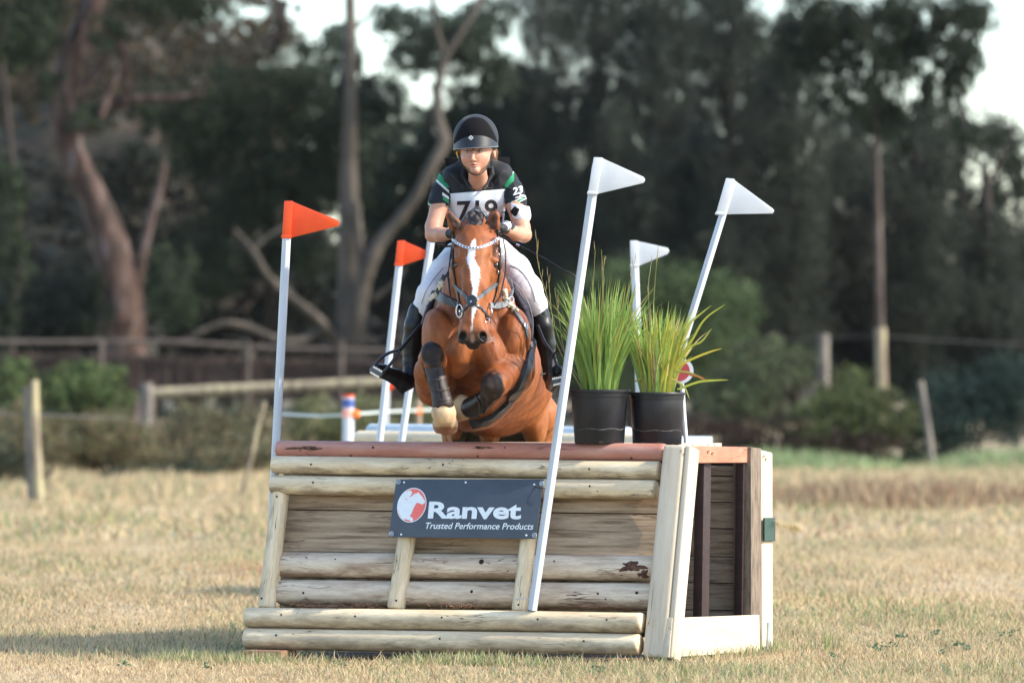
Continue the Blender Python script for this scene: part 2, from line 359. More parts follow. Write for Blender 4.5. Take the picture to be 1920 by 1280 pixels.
# infill behind the struts
for nm, y0, y1, x0, x1, mt in (('plank', 922, 954, 534, 1236, m_plank), ('plank', 956, 1033, 530, 1234, m_plank)):
    a, b, c, d = FP(x0, y1, -.055), FP(x1, y1 + 8, -.055), FP(x1 + 3, y0 + 8, -.055), FP(x0 + 3, y0, -.055)
    s = MB(); s.prism([a, b, c, d], -NF * .03); o = s.build(nm, mt, jump, bevel=.004)
    # local frame so that the grain runs along the board
    M4 = frame(U, -NF, VF, a); o.data.transform(M4.inverted()); o.matrix_basis = M4
log('infill_log', FP(527, 1058, -.04), FP(1236, 1065, -.04), .0655, m_weather, jump, holes=[(.16, .3, .004), (.55, .2, .014), (.62, -.5, .004), (.74, .3, .005)], wob=.012)
log('infill_log', FP(524, 1110, -.04), FP(1232, 1118, -.04), .0665, m_weather, jump, holes=[(.08, -.2, .006), (.53, .05, .008), (.86, 0, .006), (.88, -.4, .004), (.96, .1, .008)], wob=.012)
# two kick rails at the bottom, standing proud
log('kick_rail', FP(463, 1157, .085), FP(1206, 1167.5, .085), .053, m_cream_low, jump, holes=[(.1, .15), (.29, .1), (.51, .1), (.75, .05), (.92, .1)])
log('kick_rail', FP(461, 1196.5, .085), FP(1201, 1208, .085), .055, m_cream_low, jump, holes=[(.09, .2), (.51, .1), (.87, .1)])
s = MB(); s.prism([FP(524, 1142, -.10), FP(1232, 1150, -.10), FP(1240, 880, -.10), FP(532, 872, -.10)], -NF * .015); s.build('light_block_board', m_plank_dk, jump)  # added behind the infill so daylight cannot show through the log gaps
# rotten patch at the right of the first infill log and peeled patch in the red rail
def patch(name, base, pts, mat, par=None, th=.004):
    s = MB(); n = len(pts); c = sum((p for p in pts), Vector()) / n
    s.prism(pts, th * -NF if False else NF * th); return s.build(name, mat, par or jump)
m_rot = MAT('rotten_wood', (.03, .015, .01), (.16, .08, .05), scale=40, rough=.95, bump=.9, bscale=120)
def raster_patch(name, bv, cx, cy, rx, ry, mat, seed, n=26, th=.0025):
    rg = np.random.default_rng(seed); ph = rg.random(5) * 6.28; V = []; c, nn, _ = cast(bv, cx, cy); V.append(c + nn * th)
    for k in range(n):
        a = 2 * math.pi * k / n; q = 1 + .25 * math.sin(3 * a + ph[0]) + .2 * math.sin(5 * a + ph[1]) + .15 * math.sin(9 * a + ph[2])
        h, n2, _ = cast(bv, cx + rx * q * math.cos(a), cy + ry * q * math.sin(a)); V.append(h + n2 * .001)
        h, n2, _ = cast(bv, cx + .55 * rx * q * math.cos(a), cy + .55 * ry * q * math.sin(a)); V.append(h + n2 * th)
    Fc = []
    for k in range(n):
        a, b = 1 + 2 * k, 1 + 2 * ((k + 1) % n); Fc += [(a, b, b + 1, a + 1), (a + 1, b + 1, 0)]
    s = MB(); s.add(V, Fc); return s.build(name, mat, jump, True)
def wbvh(o):
    M4 = o.matrix_basis; return BVHTree.FromPolygons([M4 @ v.co for v in o.data.vertices], [tuple(p.vertices) for p in o.data.polygons])
logs = [o for o in jump.children if o.name.startswith('infill_log')]
b0 = wbvh(logs[0]); raster_patch('rot_patch', b0, 1186, 1062, 22, 9, m_rot, 3); raster_patch('rot_patch', b0, 1207, 1076, 9, 8, m_rot, 5)
tr = [o for o in jump.children if o.name == 'top_rail'][0]; b1 = wbvh(tr); raster_patch('rot_patch', b1, 572, 840, 34, 3, m_rot, 9)
raster_patch('rot_patch', b1, 905, 839, 18, 2, m_rot, 12)
# right-hand corner post: a broad half-round plank, standing proud of the front
def slab(name, pts, push, mat, bevel, grain, par=jump, seg=3):
    s = MB(); s.prism(pts, push); o = s.build(name, mat, par, bevel=bevel, seg=seg); x = Vector(grain).normalized(); y = (NF.cross(x)).normalized(); z = x.cross(y)
    M4 = frame(x, y, z, pts[0]); o.data.transform(M4.inverted()); o.matrix_basis = M4; return o
pf = .10
A, B, C_, D_ = FP(1203, 1229, pf), FP(1247, 1233, pf), FP(1284, 833, pf), FP(1243, 832, pf)
slab('corner_post', [A, B, C_, D_], -NF * .13, m_post, .022, VF, seg=4)
A, B, C_, D_ = FP(1248, 1233, pf - .005), FP(1260, 1233, pf - .005), FP(1296, 835, pf - .005), FP(1285, 834, pf - .005)
slab('corner_post', [A, B, C_, D_], -NF * .12, m_post, .01, VF)
# right-hand end: base board, top board, rear post
def SQ(x0, y0, x1, y1, x2, y2, x3, y3, off, th, name, mat, bev, grain):
    return slab(name, [SP(x0, y0, off), SP(x1, y1, off), SP(x2, y2, off), SP(x3, y3, off)], -U * th, mat, bev, grain)
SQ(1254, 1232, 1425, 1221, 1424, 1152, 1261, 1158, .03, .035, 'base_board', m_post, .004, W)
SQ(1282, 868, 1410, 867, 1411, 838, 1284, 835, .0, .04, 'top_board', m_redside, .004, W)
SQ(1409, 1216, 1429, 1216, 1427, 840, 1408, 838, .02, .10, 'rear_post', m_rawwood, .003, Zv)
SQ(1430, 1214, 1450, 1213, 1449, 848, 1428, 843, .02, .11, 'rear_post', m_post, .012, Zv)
# rear post's cream cap reaches behind; back wall of planks seen through the open end
BW = SP(1409, 1000, 0)
def BP(px, py, off=0): return onplane(px, py, BW + W * off, W)
s = MB(); q = BP(1409, 1000, .05); s.box(q - U * 1.05 - Zv * (q.z - .56), (1.04, .006, .50), Matrix((-U, -W, Zv)).transposed()); s.build('light_block_board', m_darkwood, jump)  # added dark sheet that keeps daylight out of the back plank seams
ys = [872, 892, 941, 990, 1043, 1092, 1143, 1170]
for i in range(len(ys) - 1):
    z0 = BP(1330, ys[i + 1] - .9, .03).z; z1 = BP(1330, ys[i] + .9, .03).z; zc = (z0 + z1) / 2
    c = BP(1409, 1000, .03); s = MB(); s.box((1.05, 0, 0), (1.05, .012, (z1 - z0) / 2)); o = s.build('back_plank', m_plank_dk, jump, bevel=.002)
    o.matrix_basis = frame(-U, -W, Zv, Vector((c.x, c.y, zc)))
def post(name, px0, px1, py0, py1, inset, th, dep, mat):      # upright inside the end
    a = SP((px0 + px1) / 2, py1, -inset); b = SP((px0 + px1) / 2 + 5, py0, -inset); wdt = abs(px1 - px0) / 366 / math.sin(YAW) / 2 * .8
    s = MB(); s.prism([a - W * wdt, a + W * wdt, b + W * wdt, b - W * wdt], -U * th); o = s.build(name, mat, jump, bevel=.003)
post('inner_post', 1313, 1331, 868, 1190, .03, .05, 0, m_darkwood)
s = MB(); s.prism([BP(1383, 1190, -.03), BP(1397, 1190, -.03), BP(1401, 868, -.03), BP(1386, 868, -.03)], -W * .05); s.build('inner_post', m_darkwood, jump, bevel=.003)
# left end boarding, deck boards on top
LW = FP(530, 1000, -.09)
zt = FP(900, 850, 0).z - .02
fu = lambda px, off: FP(px, 850, off)
l0, r0 = FP(532, 858, -.06), FP(1240, 866, -.06)
rear = (BW - l0).dot(W)
for i in range(8):
    a = .02 + i * (rear / 8); b = a + rear / 8 - .008; s = MB()
    p = [l0 + W * a, r0 + W * a, r0 + W * b, l0 + W * b]; p = [Vector((q.x, q.y, 1.055)) for q in p]; s.prism(p, Zv * .025); s.build('deck_board', m_deck, jump, bevel=.002)
for i in range(6):
    z0 = .06 + i * .165; s = MB(); lf = FP(540, 1150, -.09); a = lf + W * (z0 * LEAN * .8)
    a = Vector((a.x, a.y, z0)); b = a + W * (rear - z0 * LEAN * .6 + .05)
    s.prism([a, b, b + Zv * .155, a + Zv * .155 + W * .035], U * .025); s.build('end_board', m_plank_dk, jump, bevel=.002)
# soil and litter caught behind the kick rails
# wooden chocks below
for (x0, x1, y0, y1, d) in ((463, 541, 1218, 1239, 29.3), (1130, 1248, 1236, 1252, 28.75)):
    c = P((x0 + x1) / 2, (y0 + y1) / 2, d); s = MB(); s.box(c, ((x1 - x0) / 2 / 366, .16, (y1 - y0) / 2 / 366), Matrix.Rotation(-YAW * .6, 3, 'Z'))
    o = s.build('timber_chock', m_block, None, bevel=.006)
    tag(o, 'short brown timber chock under the left end of the log jump' if x0 < 600 else 'yellowish timber chock under the right corner post of the log jump', 'wood block', 'timber chocks under the jump')
# ribbed dark green strip tacked to the rear post and metal strap
m_strip = MAT('ribbed_green_plastic', (.02, .05, .045), (.035, .08, .07), rough=.35)
s = MB()
for i in range(17):
    y0 = 971 + i * 2.5; s.prism([SP(1432, y0 + 2.2, .034), SP(1449, y0 + 2.2, .034), SP(1449, y0, .034), SP(1432, y0, .034)], U * .005)
s.prism([SP(1431.5, 1014, .022), SP(1449.5, 1014, .022), SP(1449.5, 970, .022), SP(1431.5, 970, .022)], U * .013)
s.build('plastic_strip', m_strip, jump)
m_galv = MAT('galvanised_strap', (.35, .4, .42), (.5, .55, .58), rough=.4, metal=.6)
s = MB(); s.prism([SP(1437, 1217, .022), SP(1443, 1217, .022), SP(1444, 1166, .022), SP(1439, 1166, .022)], U * .006); s.build('metal_strap', m_galv, jump)
# nail marks and worm rings on the post tops
for (x, y) in ((1277, 846), (1282, 852), (1328, 847), (1336, 850), (1432, 856), (1437, 861)):
    s = MB(); c = SP(x, y, .024 if x > 1420 else .1 if x < 1290 else .002); pts = [c + (W * math.cos(a) * 2.2 + Zv * math.sin(a)) * .006 for a in np.linspace(0, 5, 9)]; s.tube(pts, .0016, 5); s.build('wood_mark', m_hole, jump)
# ---------------------------------------------------------------- the sign
m_sign = MAT('sign_panel_slate_blue', (.045, .060, .082), (.060, .077, .102), scale=5, rough=.45, spec=.5, fine=.1)
m_white = MAT('white_print', (.74, .80, .82), (.80, .85, .87), scale=30, rough=.5)
m_signred = MAT('coral_print', (.85, .16, .13), (.90, .20, .17), scale=20, rough=.5)
TL, TR, BR, BL = FP(743, 898, .094), FP(1019, 898, .094), FP(1004, 1009.5, .094), FP(729, 1006, .094)
sign = thing('sponsor_sign', 'dark slate blue sign with white lettering and round horse emblem, fixed to the front rails', 'sign', BL)
s = MB(); s.prism([BL, BR, TR, TL], -NF * .006); s.build('panel', m_sign, sign, bevel=.001)
def S3(px, py, off=.0965): return FP(px, py, off)
def flatpoly(mb, pts, off): # triangulated polygon sheet on the sign
    q = [S3(x, y, off) for x, y in pts]; mb.add(q, [tuple(range(len(q)))])
# emblem: disc outline, coral field, white horse and jockey silhouette
def disc(mb, cx, cy, rx, ry, off, n=40, a0=0, shx=-.13):
    flatpoly(mb, [(cx + rx * math.cos(a) + shx * ry * math.sin(a), cy + ry * math.sin(a)) for a in np.linspace(0, 2 * math.pi, n, endpoint=False)], off)
em = MB(); disc(em, 772, 946.5, 27.3, 32.5, .0955); disc_o = em.build('emblem', m_white, sign)
em = MB(); disc(em, 772, 946.5, 25.6, 30.8, .0965); em.build('emblem_field', m_signred, disc_o)

zz = lambda L: [(720 + x / 6, 880 + y / 6) for x, y in L]
def fillpoly(mb, pts, off):
    from mathutils.geometry import tessellate_polygon
    q = [S3(x, y, off) for x, y in pts]; mb.add(q, [tuple(t) for t in tessellate_polygon([[Vector((x, y, 0)) for x, y in pts]])])
em = MB()
fillpoly(em, zz([(240, 252), (268, 240), (292, 232), (310, 242), (318, 266), (303, 288), (322, 288), (345, 270), (374, 264), (388, 250), (401, 272), (425, 298), (461, 352), (455, 378), (430, 393), (400, 378), (371, 370), (350, 400), (330, 440), (310, 490), (290, 522), (328, 548), (322, 580), (296, 588), (300, 572), (232, 553), (226, 572), (198, 545), (170, 490), (154, 430), (156, 365), (178, 310), (208, 272)]), .0975)
em.build('emblem_rider', m_white, disc_o)
em = MB(); fillpoly(em, zz([(238, 324), (264, 333), (258, 338), (242, 332)]), .0985); fillpoly(em, zz([(286, 300), (312, 284), (322, 290), (296, 308)]), .0985)
em.build('emblem_detail', m_signred, disc_o)
def sign_text(name, body, x0, x1, y0, y1, xr, bold, shear, cap):
    """lettering fitted between photo columns x0..x1 (baseline y0, cap top y1) in the sign's own plane"""
    V, Fc = text_mesh(body, 1, bold, shear); xa, xb = V[:, 0].min(), V[:, 0].max(); ht = cap
    a, b = S3(x0, y0), S3(x1, xr); up = S3(x0, y1) - a; e = (b - a)
    rise = VF * (up.dot(VF)) if True else up
    q = [a + e * ((v[0] - xa) / (xb - xa)) + rise * (v[1] / ht) for v in V]
    s = MB(); s.add(q, Fc); return s.build(name, m_white, sign)
sign_text('lettering', 'Ranvet', 802, 976.5, 970, 939.5, 971.5, .032, 0, .72)
sign_text('lettering', 'Trusted Performance Products', 797.5, 1000, 990.5, 978.5, 992, .012, .22, .72)
for (x, y, r) in ((747, 903, 3.9), (1016, 906, 3.9), (734, 1000, 3.9), (1002, 1003, 3.9)):
    s = MB(); c = S3(x, y, .096); pts = [c + (U * math.cos(a) + VF * math.sin(a)) * (r / 366) for a in np.linspace(0, 2 * math.pi, 17)]; s.tube(pts, .0035, 6, False)
    s.tube([c, c + NF * .003], .005, 8); s.build('grommet', m_galv, sign, True)
for (x, y) in ((758, 904), (873.5, 904), (1002, 908), (752.5, 1001.5), (987, 1003)): s = MB(); c = S3(x, y, .094); s.tube([c, c + NF * .004], .0052, 9); s.build('screw_head', m_white, sign)
# ---------------------------------------------------------------- flags on poles
m_pole = MAT('white_plastic_pole', (.46, .51, .56), (.54, .58, .62), scale=3, rough=.45, spec=.5)
m_flagw = MAT('white_plastic_flag', (.50, .53, .56), (.56, .59, .61), scale=8, rough=.45)
m_flago = MAT('orange_red_plastic_flag', (.62, .055, .008), (.70, .08, .012), scale=6, rough=.45)
def flag_pole(label, top, bot, cd, fl, rad, mat, group, d0, d1, th=.012, name='flag_pole', cat='flag'):
    """top/bot: (px,py) of the pole's ends; cd: 4 corners of the sleeve in px; fl: (tip, upper root, lower root)"""
    tp, bt = P(*top, d0), P(*bot, d1); root = thing(name, label, cat, bt, group)
    s = MB(); s.tube([bt, bt.lerp(tp, .5), tp], rad, 8); s.build('pole', m_pole, root, True)
    s = MB(); (xa, ya), (xb, yb), (xc, yc), (xd, yd) = cd; dd = d0 + .0
    ax = (P(xa, ya, dd) + P(xb, yb, dd) - P(xc, yc, dd) - P(xd, yd, dd)).normalized(); hw = (P(xa, ya, dd) - P(xb, yb, dd)).length / 2
    c0 = (P(xc, yc, dd) + P(xd, yd, dd)) / 2; c1 = (P(xa, ya, dd) + P(xb, yb, dd)) / 2; sx = (P(xb, yb, dd) - P(xa, ya, dd)).normalized(); sy = sx.cross(ax)
    L = (c1 - c0).length; s.box((c0 + c1) / 2, (hw * .96, hw * .96, L / 2), Matrix((sx, sy, ax)).transposed()); s.box(c0 + ax * .008, (hw * 1.12, hw * 1.1, .008), Matrix((sx, sy, ax)).transposed())
    s.build('sleeve', mat, root, bevel=.004)
    s = MB(); (tx, ty), (ux, uy), (lx, ly) = fl; up, lo = P(ux, uy, dd - th / 2), P(lx, ly, dd - th / 2)
    t1 = P(tx, ty - 7 * rad / .023, dd - th / 2); t2 = P(tx, ty + 4 * rad / .023, dd - th / 2); t3 = P(tx + 3, ty - 2, dd - th / 2)
    s.prism([up, lo, t2, t3, t1], Vector((0, th, 0))); s.build('flag', mat, root, bevel=.003)
    return root
flag_pole('orange red pennant on upright white pole at the left end of the log jump', (540, 395), (498, 1222), ((533, 377), (550, 377), (546, 447), (528, 447)), ((634, 420), (548, 378), (545, 446)), .0225, m_flago, 'pennants on poles', 29.78, 29.78)
flag_pole('white pennant on leaning white pole tied across the right of the sign', (1119, 310), (998, 1143), ((1113, 295), (1131, 296), (1120, 366), (1101, 364)), ((1207, 339), (1130, 297), (1119, 364)), .0235, m_flagw, 'pennants on poles', 28.62, 28.80)
flag_pole('white pennant on the most steeply leaning white pole, behind the right potted grass', (1373, 345), (1214, 860), ((1361, 334), (1378, 336), (1359, 405), (1341, 402)), ((1449, 397), (1376, 337), (1358, 402)), .0195, m_flagw, 'pennants on poles', 29.55, 29.55)
flag_pole('blurred white pennant on white pole between the two near white ones, beyond the potted grass', (1189, 465), (1214, 1130), ((1181, 451), (1196, 451), (1198, 500), (1182, 501)), ((1252, 472), (1195, 452), (1196, 499)), .024, m_flagw, 'pennants on poles', 34.2, 34.2)
flag_pole('blurred orange pennant on slanting white pole, left of the rider behind the jump', (752, 465), (678, 1130), ((745, 451), (760, 451), (755, 498), (740, 499)), ((803, 478), (758, 452), (753, 498)), .022, m_flago, 'pennants on poles', 34.5, 34.5)
flag_pole('white pole half hidden behind the rider, slanting down to the rear table jump', (816, 400), (708, 1130), ((812, 360), (826, 360), (822, 404), (808, 404)), ((868, 386), (826, 361), (822, 404)), .022, m_flagw, 'pennants on poles', 34.5, 34.5)
flag_pole('small far orange pennant showing under the riders boot behind a white pole', (727, 700), (722, 850), ((722, 694), (733, 694), (733, 731), (722, 731)), ((745, 714), (733, 696), (733, 731)), .022, m_flago, 'pennants on poles', 52, 52)
# wire tying the front pole
s = MB(); s.tube([FP(1000, 911, .1), FP(1014, 915, .115), FP(1036, 916, .115), FP(1040, 914, .09)], .0022, 6); s.tube([FP(1040, 914, .09), FP(1033, 922, .1)], .0018, 6)
o = s.build('tie_wire', m_hole, None, True); tag(o, 'thin dark tie wire holding the front white pole against the sign', 'wire')
s = MB(); s.tube([FP(964, 1122, .07), FP(990, 1121, .08), FP(1003, 1124, .11), FP(1006, 1121, .1)], .002, 6); o = s.build('cable_tie', m_pole, None, True); tag(o, 'thin white cable tie at the foot of the front white pole', 'cable tie')
# round number disc behind the grass
m_disc = MAT('dark_red_disc', (.30, .04, .05), (.36, .06, .07), rough=.5)
c = P(1277, 695, 29.9); root = thing('number_disc', 'round dark red disc with white rim half hidden behind the yellow grass', 'disc', c)
s = MB(); s.tube([c, c + Vector((0, .02, 0))], .066, 28); s.build('rim', m_pole, root, True)
s = MB(); s.tube([c - Vector((.007, .004, 0)), c + Vector((-.007, .02, 0))], .053, 28); s.build('face', m_disc, root, True)
s = MB(); s.tube([c + Vector((0, .035, 0)), c + Vector((.03, .035, -.42))], .012, 8); s.build('stake', m_pole, root, True)
# ---------------------------------------------------------------- rear table jump
m_blue = MAT('pale_blue_painted_board', (.38, .46, .50), (.46, .54, .58), scale=4, rough=.5)
rj = thing('table_jump', 'second cream log jump with pale blue top, blurred behind the horse', 'jump', P(930, 1100, 35))
def rl(name, x0, y0, x1, y1, d0, d1, r, mat, fl=None): log(name, P(x0, y0, d0), P(x1, y1, d1), r, mat, rj, nf=Vector((0, -1, 0)), n=16)
rl('top_board', 694, 808, 1180, 815, 37.2, 35.6, .05, m_blue)
for i, (y, x) in enumerate(((822, 672), (853, 668), (884, 664), (915, 660), (946, 655), (977, 652), (1008, 650), (1039, 648), (1070, 646), (1092, 644))): rl('front_rail', x, y, 1215, y + 8, 37, 35.2, .052, m_cream)
s = MB()
a, b = P(674, 826, 37), P(1213, 832, 35.2); c = b + Vector((.45, 1.2, 0)); dd = a + Vector((.45, 1.2, 0))
s.prism([Vector((p.x, p.y, 1.0)) for p in (a, b, c, dd)], Zv * .05); s.build('deck', m_blue, rj, bevel=.01)
s = MB(); s.prism([Vector((b.x, b.y, .0)), Vector((c.x, c.y, 0)), Vector((c.x, c.y, 1.0)), Vector((b.x, b.y, 1.0))], Vector((-.03, 0, 0))); s.build('end_board', m_cream, rj)
# stakes with tape beyond
m_tape = MAT('white_tape', (.55, .62, .58), rough=.6); m_navy = MAT('blue_band', (.05, .09, .30), rough=.5); m_or = MAT('orange_knob', (.95, .22, .03), rough=.5); m_pink = MAT('pink_band', (.85, .38, .30), rough=.5)
for (x, yt, yb, d, lab) in ((653, 742, 905, 50, 'white marker post with blue and red bands and orange insulator, left of the horse'),):
    rt = thing('marker_post', lab, 'post', P(x, yb + 100, d)); a = P(x, yt, d); b = Vector((a.x, d, -.05))
    s = MB(); s.tube([b, a], .05, 12); s.build('post', m_pole, rt, True)
    s = MB(); s.tube([a - Zv * .03, a - Zv * .1], .0525, 12); s.build('blue_band', m_navy, rt, True)
    s = MB(); s.tube([a + Zv * .012, a - Zv * .012], .0522, 12); s.build('red_cap', m_flago, rt, True)
    s = MB(); s.tube([P(x, 767, d), P(x, 782, d)], .053, 12); s.build('pink_band', m_pink, rt, True)
    s = MB(); c = P(x + 15, 776, d - .03); s.tube([c - Vector((0, .02, 0)), c, c + Vector((0, .04, 0))], [.02, .036, .026], 12); s.build('insulator', m_or, rt, True)
d = 55; rt = thing('fence_stake', 'thin brown stake with orange insulator between the horses foreleg and the white pole', 'post', P(786, 960, d))
s = MB(); a = P(785, 750, d); s.tube([Vector((a.x, d, -.05)), a], .028, 8); s.build('stake', MAT('grey_stake', (.25, .18, .13), (.33, .25, .18)), rt, True)
s = MB(); c = P(785, 771, d - .05); s.tube([c - Vector((0, .03, 0)), c, c + Vector((0, .03, 0))], [.02, .036, .026], 12); s.build('insulator', m_or, rt, True)
s = MB(); s.tube([P(520, 776, 52), P(600, 780, 51), P(653, 777, 50), P(720, 772, 52.5), P(785, 769, 55), P(900, 765, 57)], .012, 5); o = s.build('tape_line', m_tape, None, True); tag(o, 'pale electric fence tape strung from the marker post to the stake', 'rope')
# ================================================================= the horse
def sm(x, a, b): t = np.clip((x - a) / (b - a), 0, 1); return t * t * (3 - 2 * t)
m_coat = MAT('bay_coat', (.86, .84, .80), (1, 1, 1), (1, 1, 1), scale=9, rough=.56, bump=.5, bscale=70, bstretch=(1.5, 1.5, .6), spec=.32, col=True, sheen=0, detail=5)
hp = []
# trunk
hp += [ell((891, 645, 29.32), (92, 86), .05, ry=.33), ell((893, 632, 29.32), (78, 90), .05, ry=.30)]
hp += [cone((898, 668, 29.5), (924, 704, 30.2), 100, 115, .06), cone((926, 706, 30.25), (936, 735, 30.75), 112, 98, .06)]
hp += [cone((897, 600, 29.75), (905, 650, 30.3), 62, 72, .06)]
# shoulders and breast muscles
hp += [ell((826, 638, 29.14), (34, 62), .03, ry=.17, rot=8), ell((960, 638, 29.14), (34, 62), .03, ry=.17, rot=-8), ell((820, 700, 29.22), (34, 60), .03, ry=.15), ell((962, 690, 29.2), (36, 48), .03, ry=.14, rot=20)]
hp += [ell((866, 664, 29.02), (32, 46), .02, ry=.10, rot=-14), ell((918, 664, 29.02), (32, 46), .02, ry=.10, rot=14)]
hp += [ell((893, 730, 29.45), (56, 56), .05, ry=.17), ell((885, 762, 29.6), (66, 46), .05, ry=.2)]
# grooves that part the muscles
hp += [dict(cone((892, 655, 28.90), (891, 745, 29.10), 7, 12, .05), sub=True), dict(cone((849, 606, 28.86), (845, 705, 28.89), 3, 5, .06), sub=True), dict(cone((937, 606, 28.86), (933, 690, 28.89), 3, 5, .06), sub=True)]
hp += [dict(cone((872, 700, 28.95), (868, 775, 29.1), 10, 14, .05), sub=True), dict(cone((982, 640, 29.05), (990, 690, 29.2), 4, 5, .03), sub=True)]
# neck
hp += chain([(893, 440, 28.98, 32), (893, 505, 29.08, 42), (893, 560, 29.2, 64), (893, 610, 29.35, 84)], .05)
hp += chain([(893, 428, 29.02, 22), (894, 470, 29.4, 30), (896, 530, 29.75, 40)], .06)
# head
hp += [ell((892, 466, 28.84), (42, 50), .03, ry=.13), ell((892, 512, 28.80), (46, 36), .03, ry=.12)]
hp += [cone((892, 470, 28.76), (889, 604, 28.60), 31, 19, .02)]
hp += [cone((866, 505, 28.84), (876, 590, 28.70), 21, 12, .03), cone((919, 505, 28.84), (908, 590, 28.70), 21, 12, .03)]
hp += [cone((874, 545, 28.95), (880, 630, 28.72), 17, 14, .03), cone((912, 545, 28.95), (902, 630, 28.72), 17, 14, .03)]
hp += [ell((856, 498, 28.76), (10, 12), .015, ry=.035), ell((931, 498, 28.76), (10, 12), .015, ry=.035)]
hp += [cone((852, 489, 28.735), (862, 486, 28.715), 4, 4.5, .015), cone((932, 489, 28.735), (922, 486, 28.715), 4, 4.5, .015), cone((850, 503, 28.75), (858, 506, 28.73), 3, 3, .01), cone((934, 503, 28.75), (926, 506, 28.73), 3, 3, .01)]
hp += [ell((886, 617, 28.62), (25, 26), .02, ry=.075)]
hp += [ell((871, 625, 28.585), (11, 19), .016, ry=.04, rot=-16), ell((902, 626, 28.585), (12, 19), .016, ry=.04, rot=16)]
hp += [ell((887, 641, 28.62), (15, 9), .012, ry=.05), ell((887, 647, 28.66), (12, 8), .01, ry=.04)]
hp += [ell((867, 631, 28.53), (6.5, 12), .006, ry=.05, rot=-24, sub=True), ell((906, 631, 28.53), (8.0, 11), .006, ry=.05, rot=26, sub=True)]
hp += [ell((887, 636, 28.52), (2.2, 12), .01, ry=.03, sub=True)]
hp += [dict(ell((873, 560, 28.60), (7, 24), .03, ry=.03), sub=True), dict(ell((906, 560, 28.60), (7, 24), .03, ry=.03), sub=True)]
hp += [cone((862, 520, 28.745), (868, 560, 28.70), 4, 3, .015), cone((922, 520, 28.745), (914, 560, 28.70), 4, 3, .015)]
hp += [dict(ell((864, 484, 28.69), (7, 8), .02, ry=.02), sub=True), dict(ell((921, 484, 28.69), (7, 8), .02, ry=.02), sub=True)]
for a, b in (((868, 528, 28.715), (872, 560, 28.655)), ((872, 560, 28.655), (866, 588, 28.655)), ((915, 535, 28.72), (909, 575, 28.66)), ((948, 690, 28.93), (937, 708, 28.86)), ((800, 700, 28.99), (806, 740, 29.02)), ((862, 640, 28.935), (856, 668, 28.93)), ((925, 640, 28.935), (932, 672, 28.93))): hp.append(cone(a, b, 1.6, 1.2, .006))
# folds of skin between the forearm and breast
for a, b in (((972, 652, 29.02), (950, 668, 28.97)), ((976, 664, 29.03), (952, 678, 28.96)), ((848, 648, 28.97), (834, 660, 28.96))): hp.append(dict(cone(a, b, 1.5, 1.2, .01), sub=True))
# ears
for sx, pts in ((-1, [(862, 434, 28.86, 12), (852, 420, 28.85, 12.5), (844.5, 406, 28.84, 8), (840.5, 394, 28.84, 2.2)]), (1, [(920, 434, 28.86, 12), (924, 420, 28.85, 12.5), (927.5, 405, 28.84, 8.5), (928.5, 392, 28.84, 2.2)])):
    hp += chain(pts, .008, flat=((0, 1, 0), .8))
    e = [(pts[0][0] - sx * 1 , 430, 28.80, 5.5), (pts[1][0], 417, 28.79, 8), (pts[2][0], 406, 28.79, 4.5), (pts[3][0] - sx * .0, 398, 28.79, 1.5)]
    for q in chain(e, .006, flat=((0, 1, 0), 1.7)): q['sub'] = True; hp.append(q)
# right (viewer's left) foreleg: knee high, cannon hanging down
hp += chain([(815, 725, 29.22, 36), (808, 700, 29.05, 30), (811, 672, 28.88, 23), (811, 664, 28.84, 21.5)], .03)
hp += [ell((810, 663, 28.82), (19.5, 22), .012, ry=.05), ell((813, 682, 28.80), (16, 14), .012, ry=.04), ell((803, 668, 28.80), (7, 10), .01, ry=.03), ell((820, 668, 28.80), (7, 10), .01, ry=.03)]
hp += chain([(813, 686, 28.82, 15), (818, 706, 28.80, 13), (829, 755, 28.76, 13), (831, 772, 28.76, 19)], .015)
hp += [ell((831, 773, 28.77), (22, 23), .015, ry=.06), cone((832, 778, 28.79), (835, 794, 28.90), 20, 21, .015)]
# left foreleg: knee lower, cannon folded across
hp += chain([(962, 690, 29.22, 40), (950, 695, 29.05, 33), (930, 716, 28.90, 25), (924, 724, 28.85, 22)], .03)
hp += [ell((924, 724, 28.84), (20, 24), .012, ry=.05, rot=18), ell((917, 740, 28.85), (15, 13), .012, ry=.04), ell((915, 724, 28.82), (7, 10), .01, ry=.03), ell((931, 730, 28.82), (7, 10), .01, ry=.03)]
hp += chain([(915, 742, 28.88, 15), (893, 760, 28.97, 14), (872, 764, 29.03, 17)], .015)
hp += [ell((869, 763, 29.03), (18, 24), .015, ry=.06, rot=8), cone((868, 764, 29.05), (862, 766, 29.14), 20, 19, .015)]
# hind legs, gathered behind the jump
for x0, x1, x2 in ((868, 872, 868), (1003, 1000, 1002)):
    hp += chain([(x0, 780, 30.6, 48), (x1 - 3, 850, 30.75, 38), (x1, 930, 30.95, 22), (x1, 990, 31.15, 15)], .04)
    hp += chain([(x1, 990, 31.15, 15), (x1, 1005, 31.18, 14), (x2, 1100, 31.05, 10), (x2, 1120, 31.02, 12), (x2 - 2, 1160, 30.9, 10), (x2 - 2, 1180, 30.86, 14)], .02)
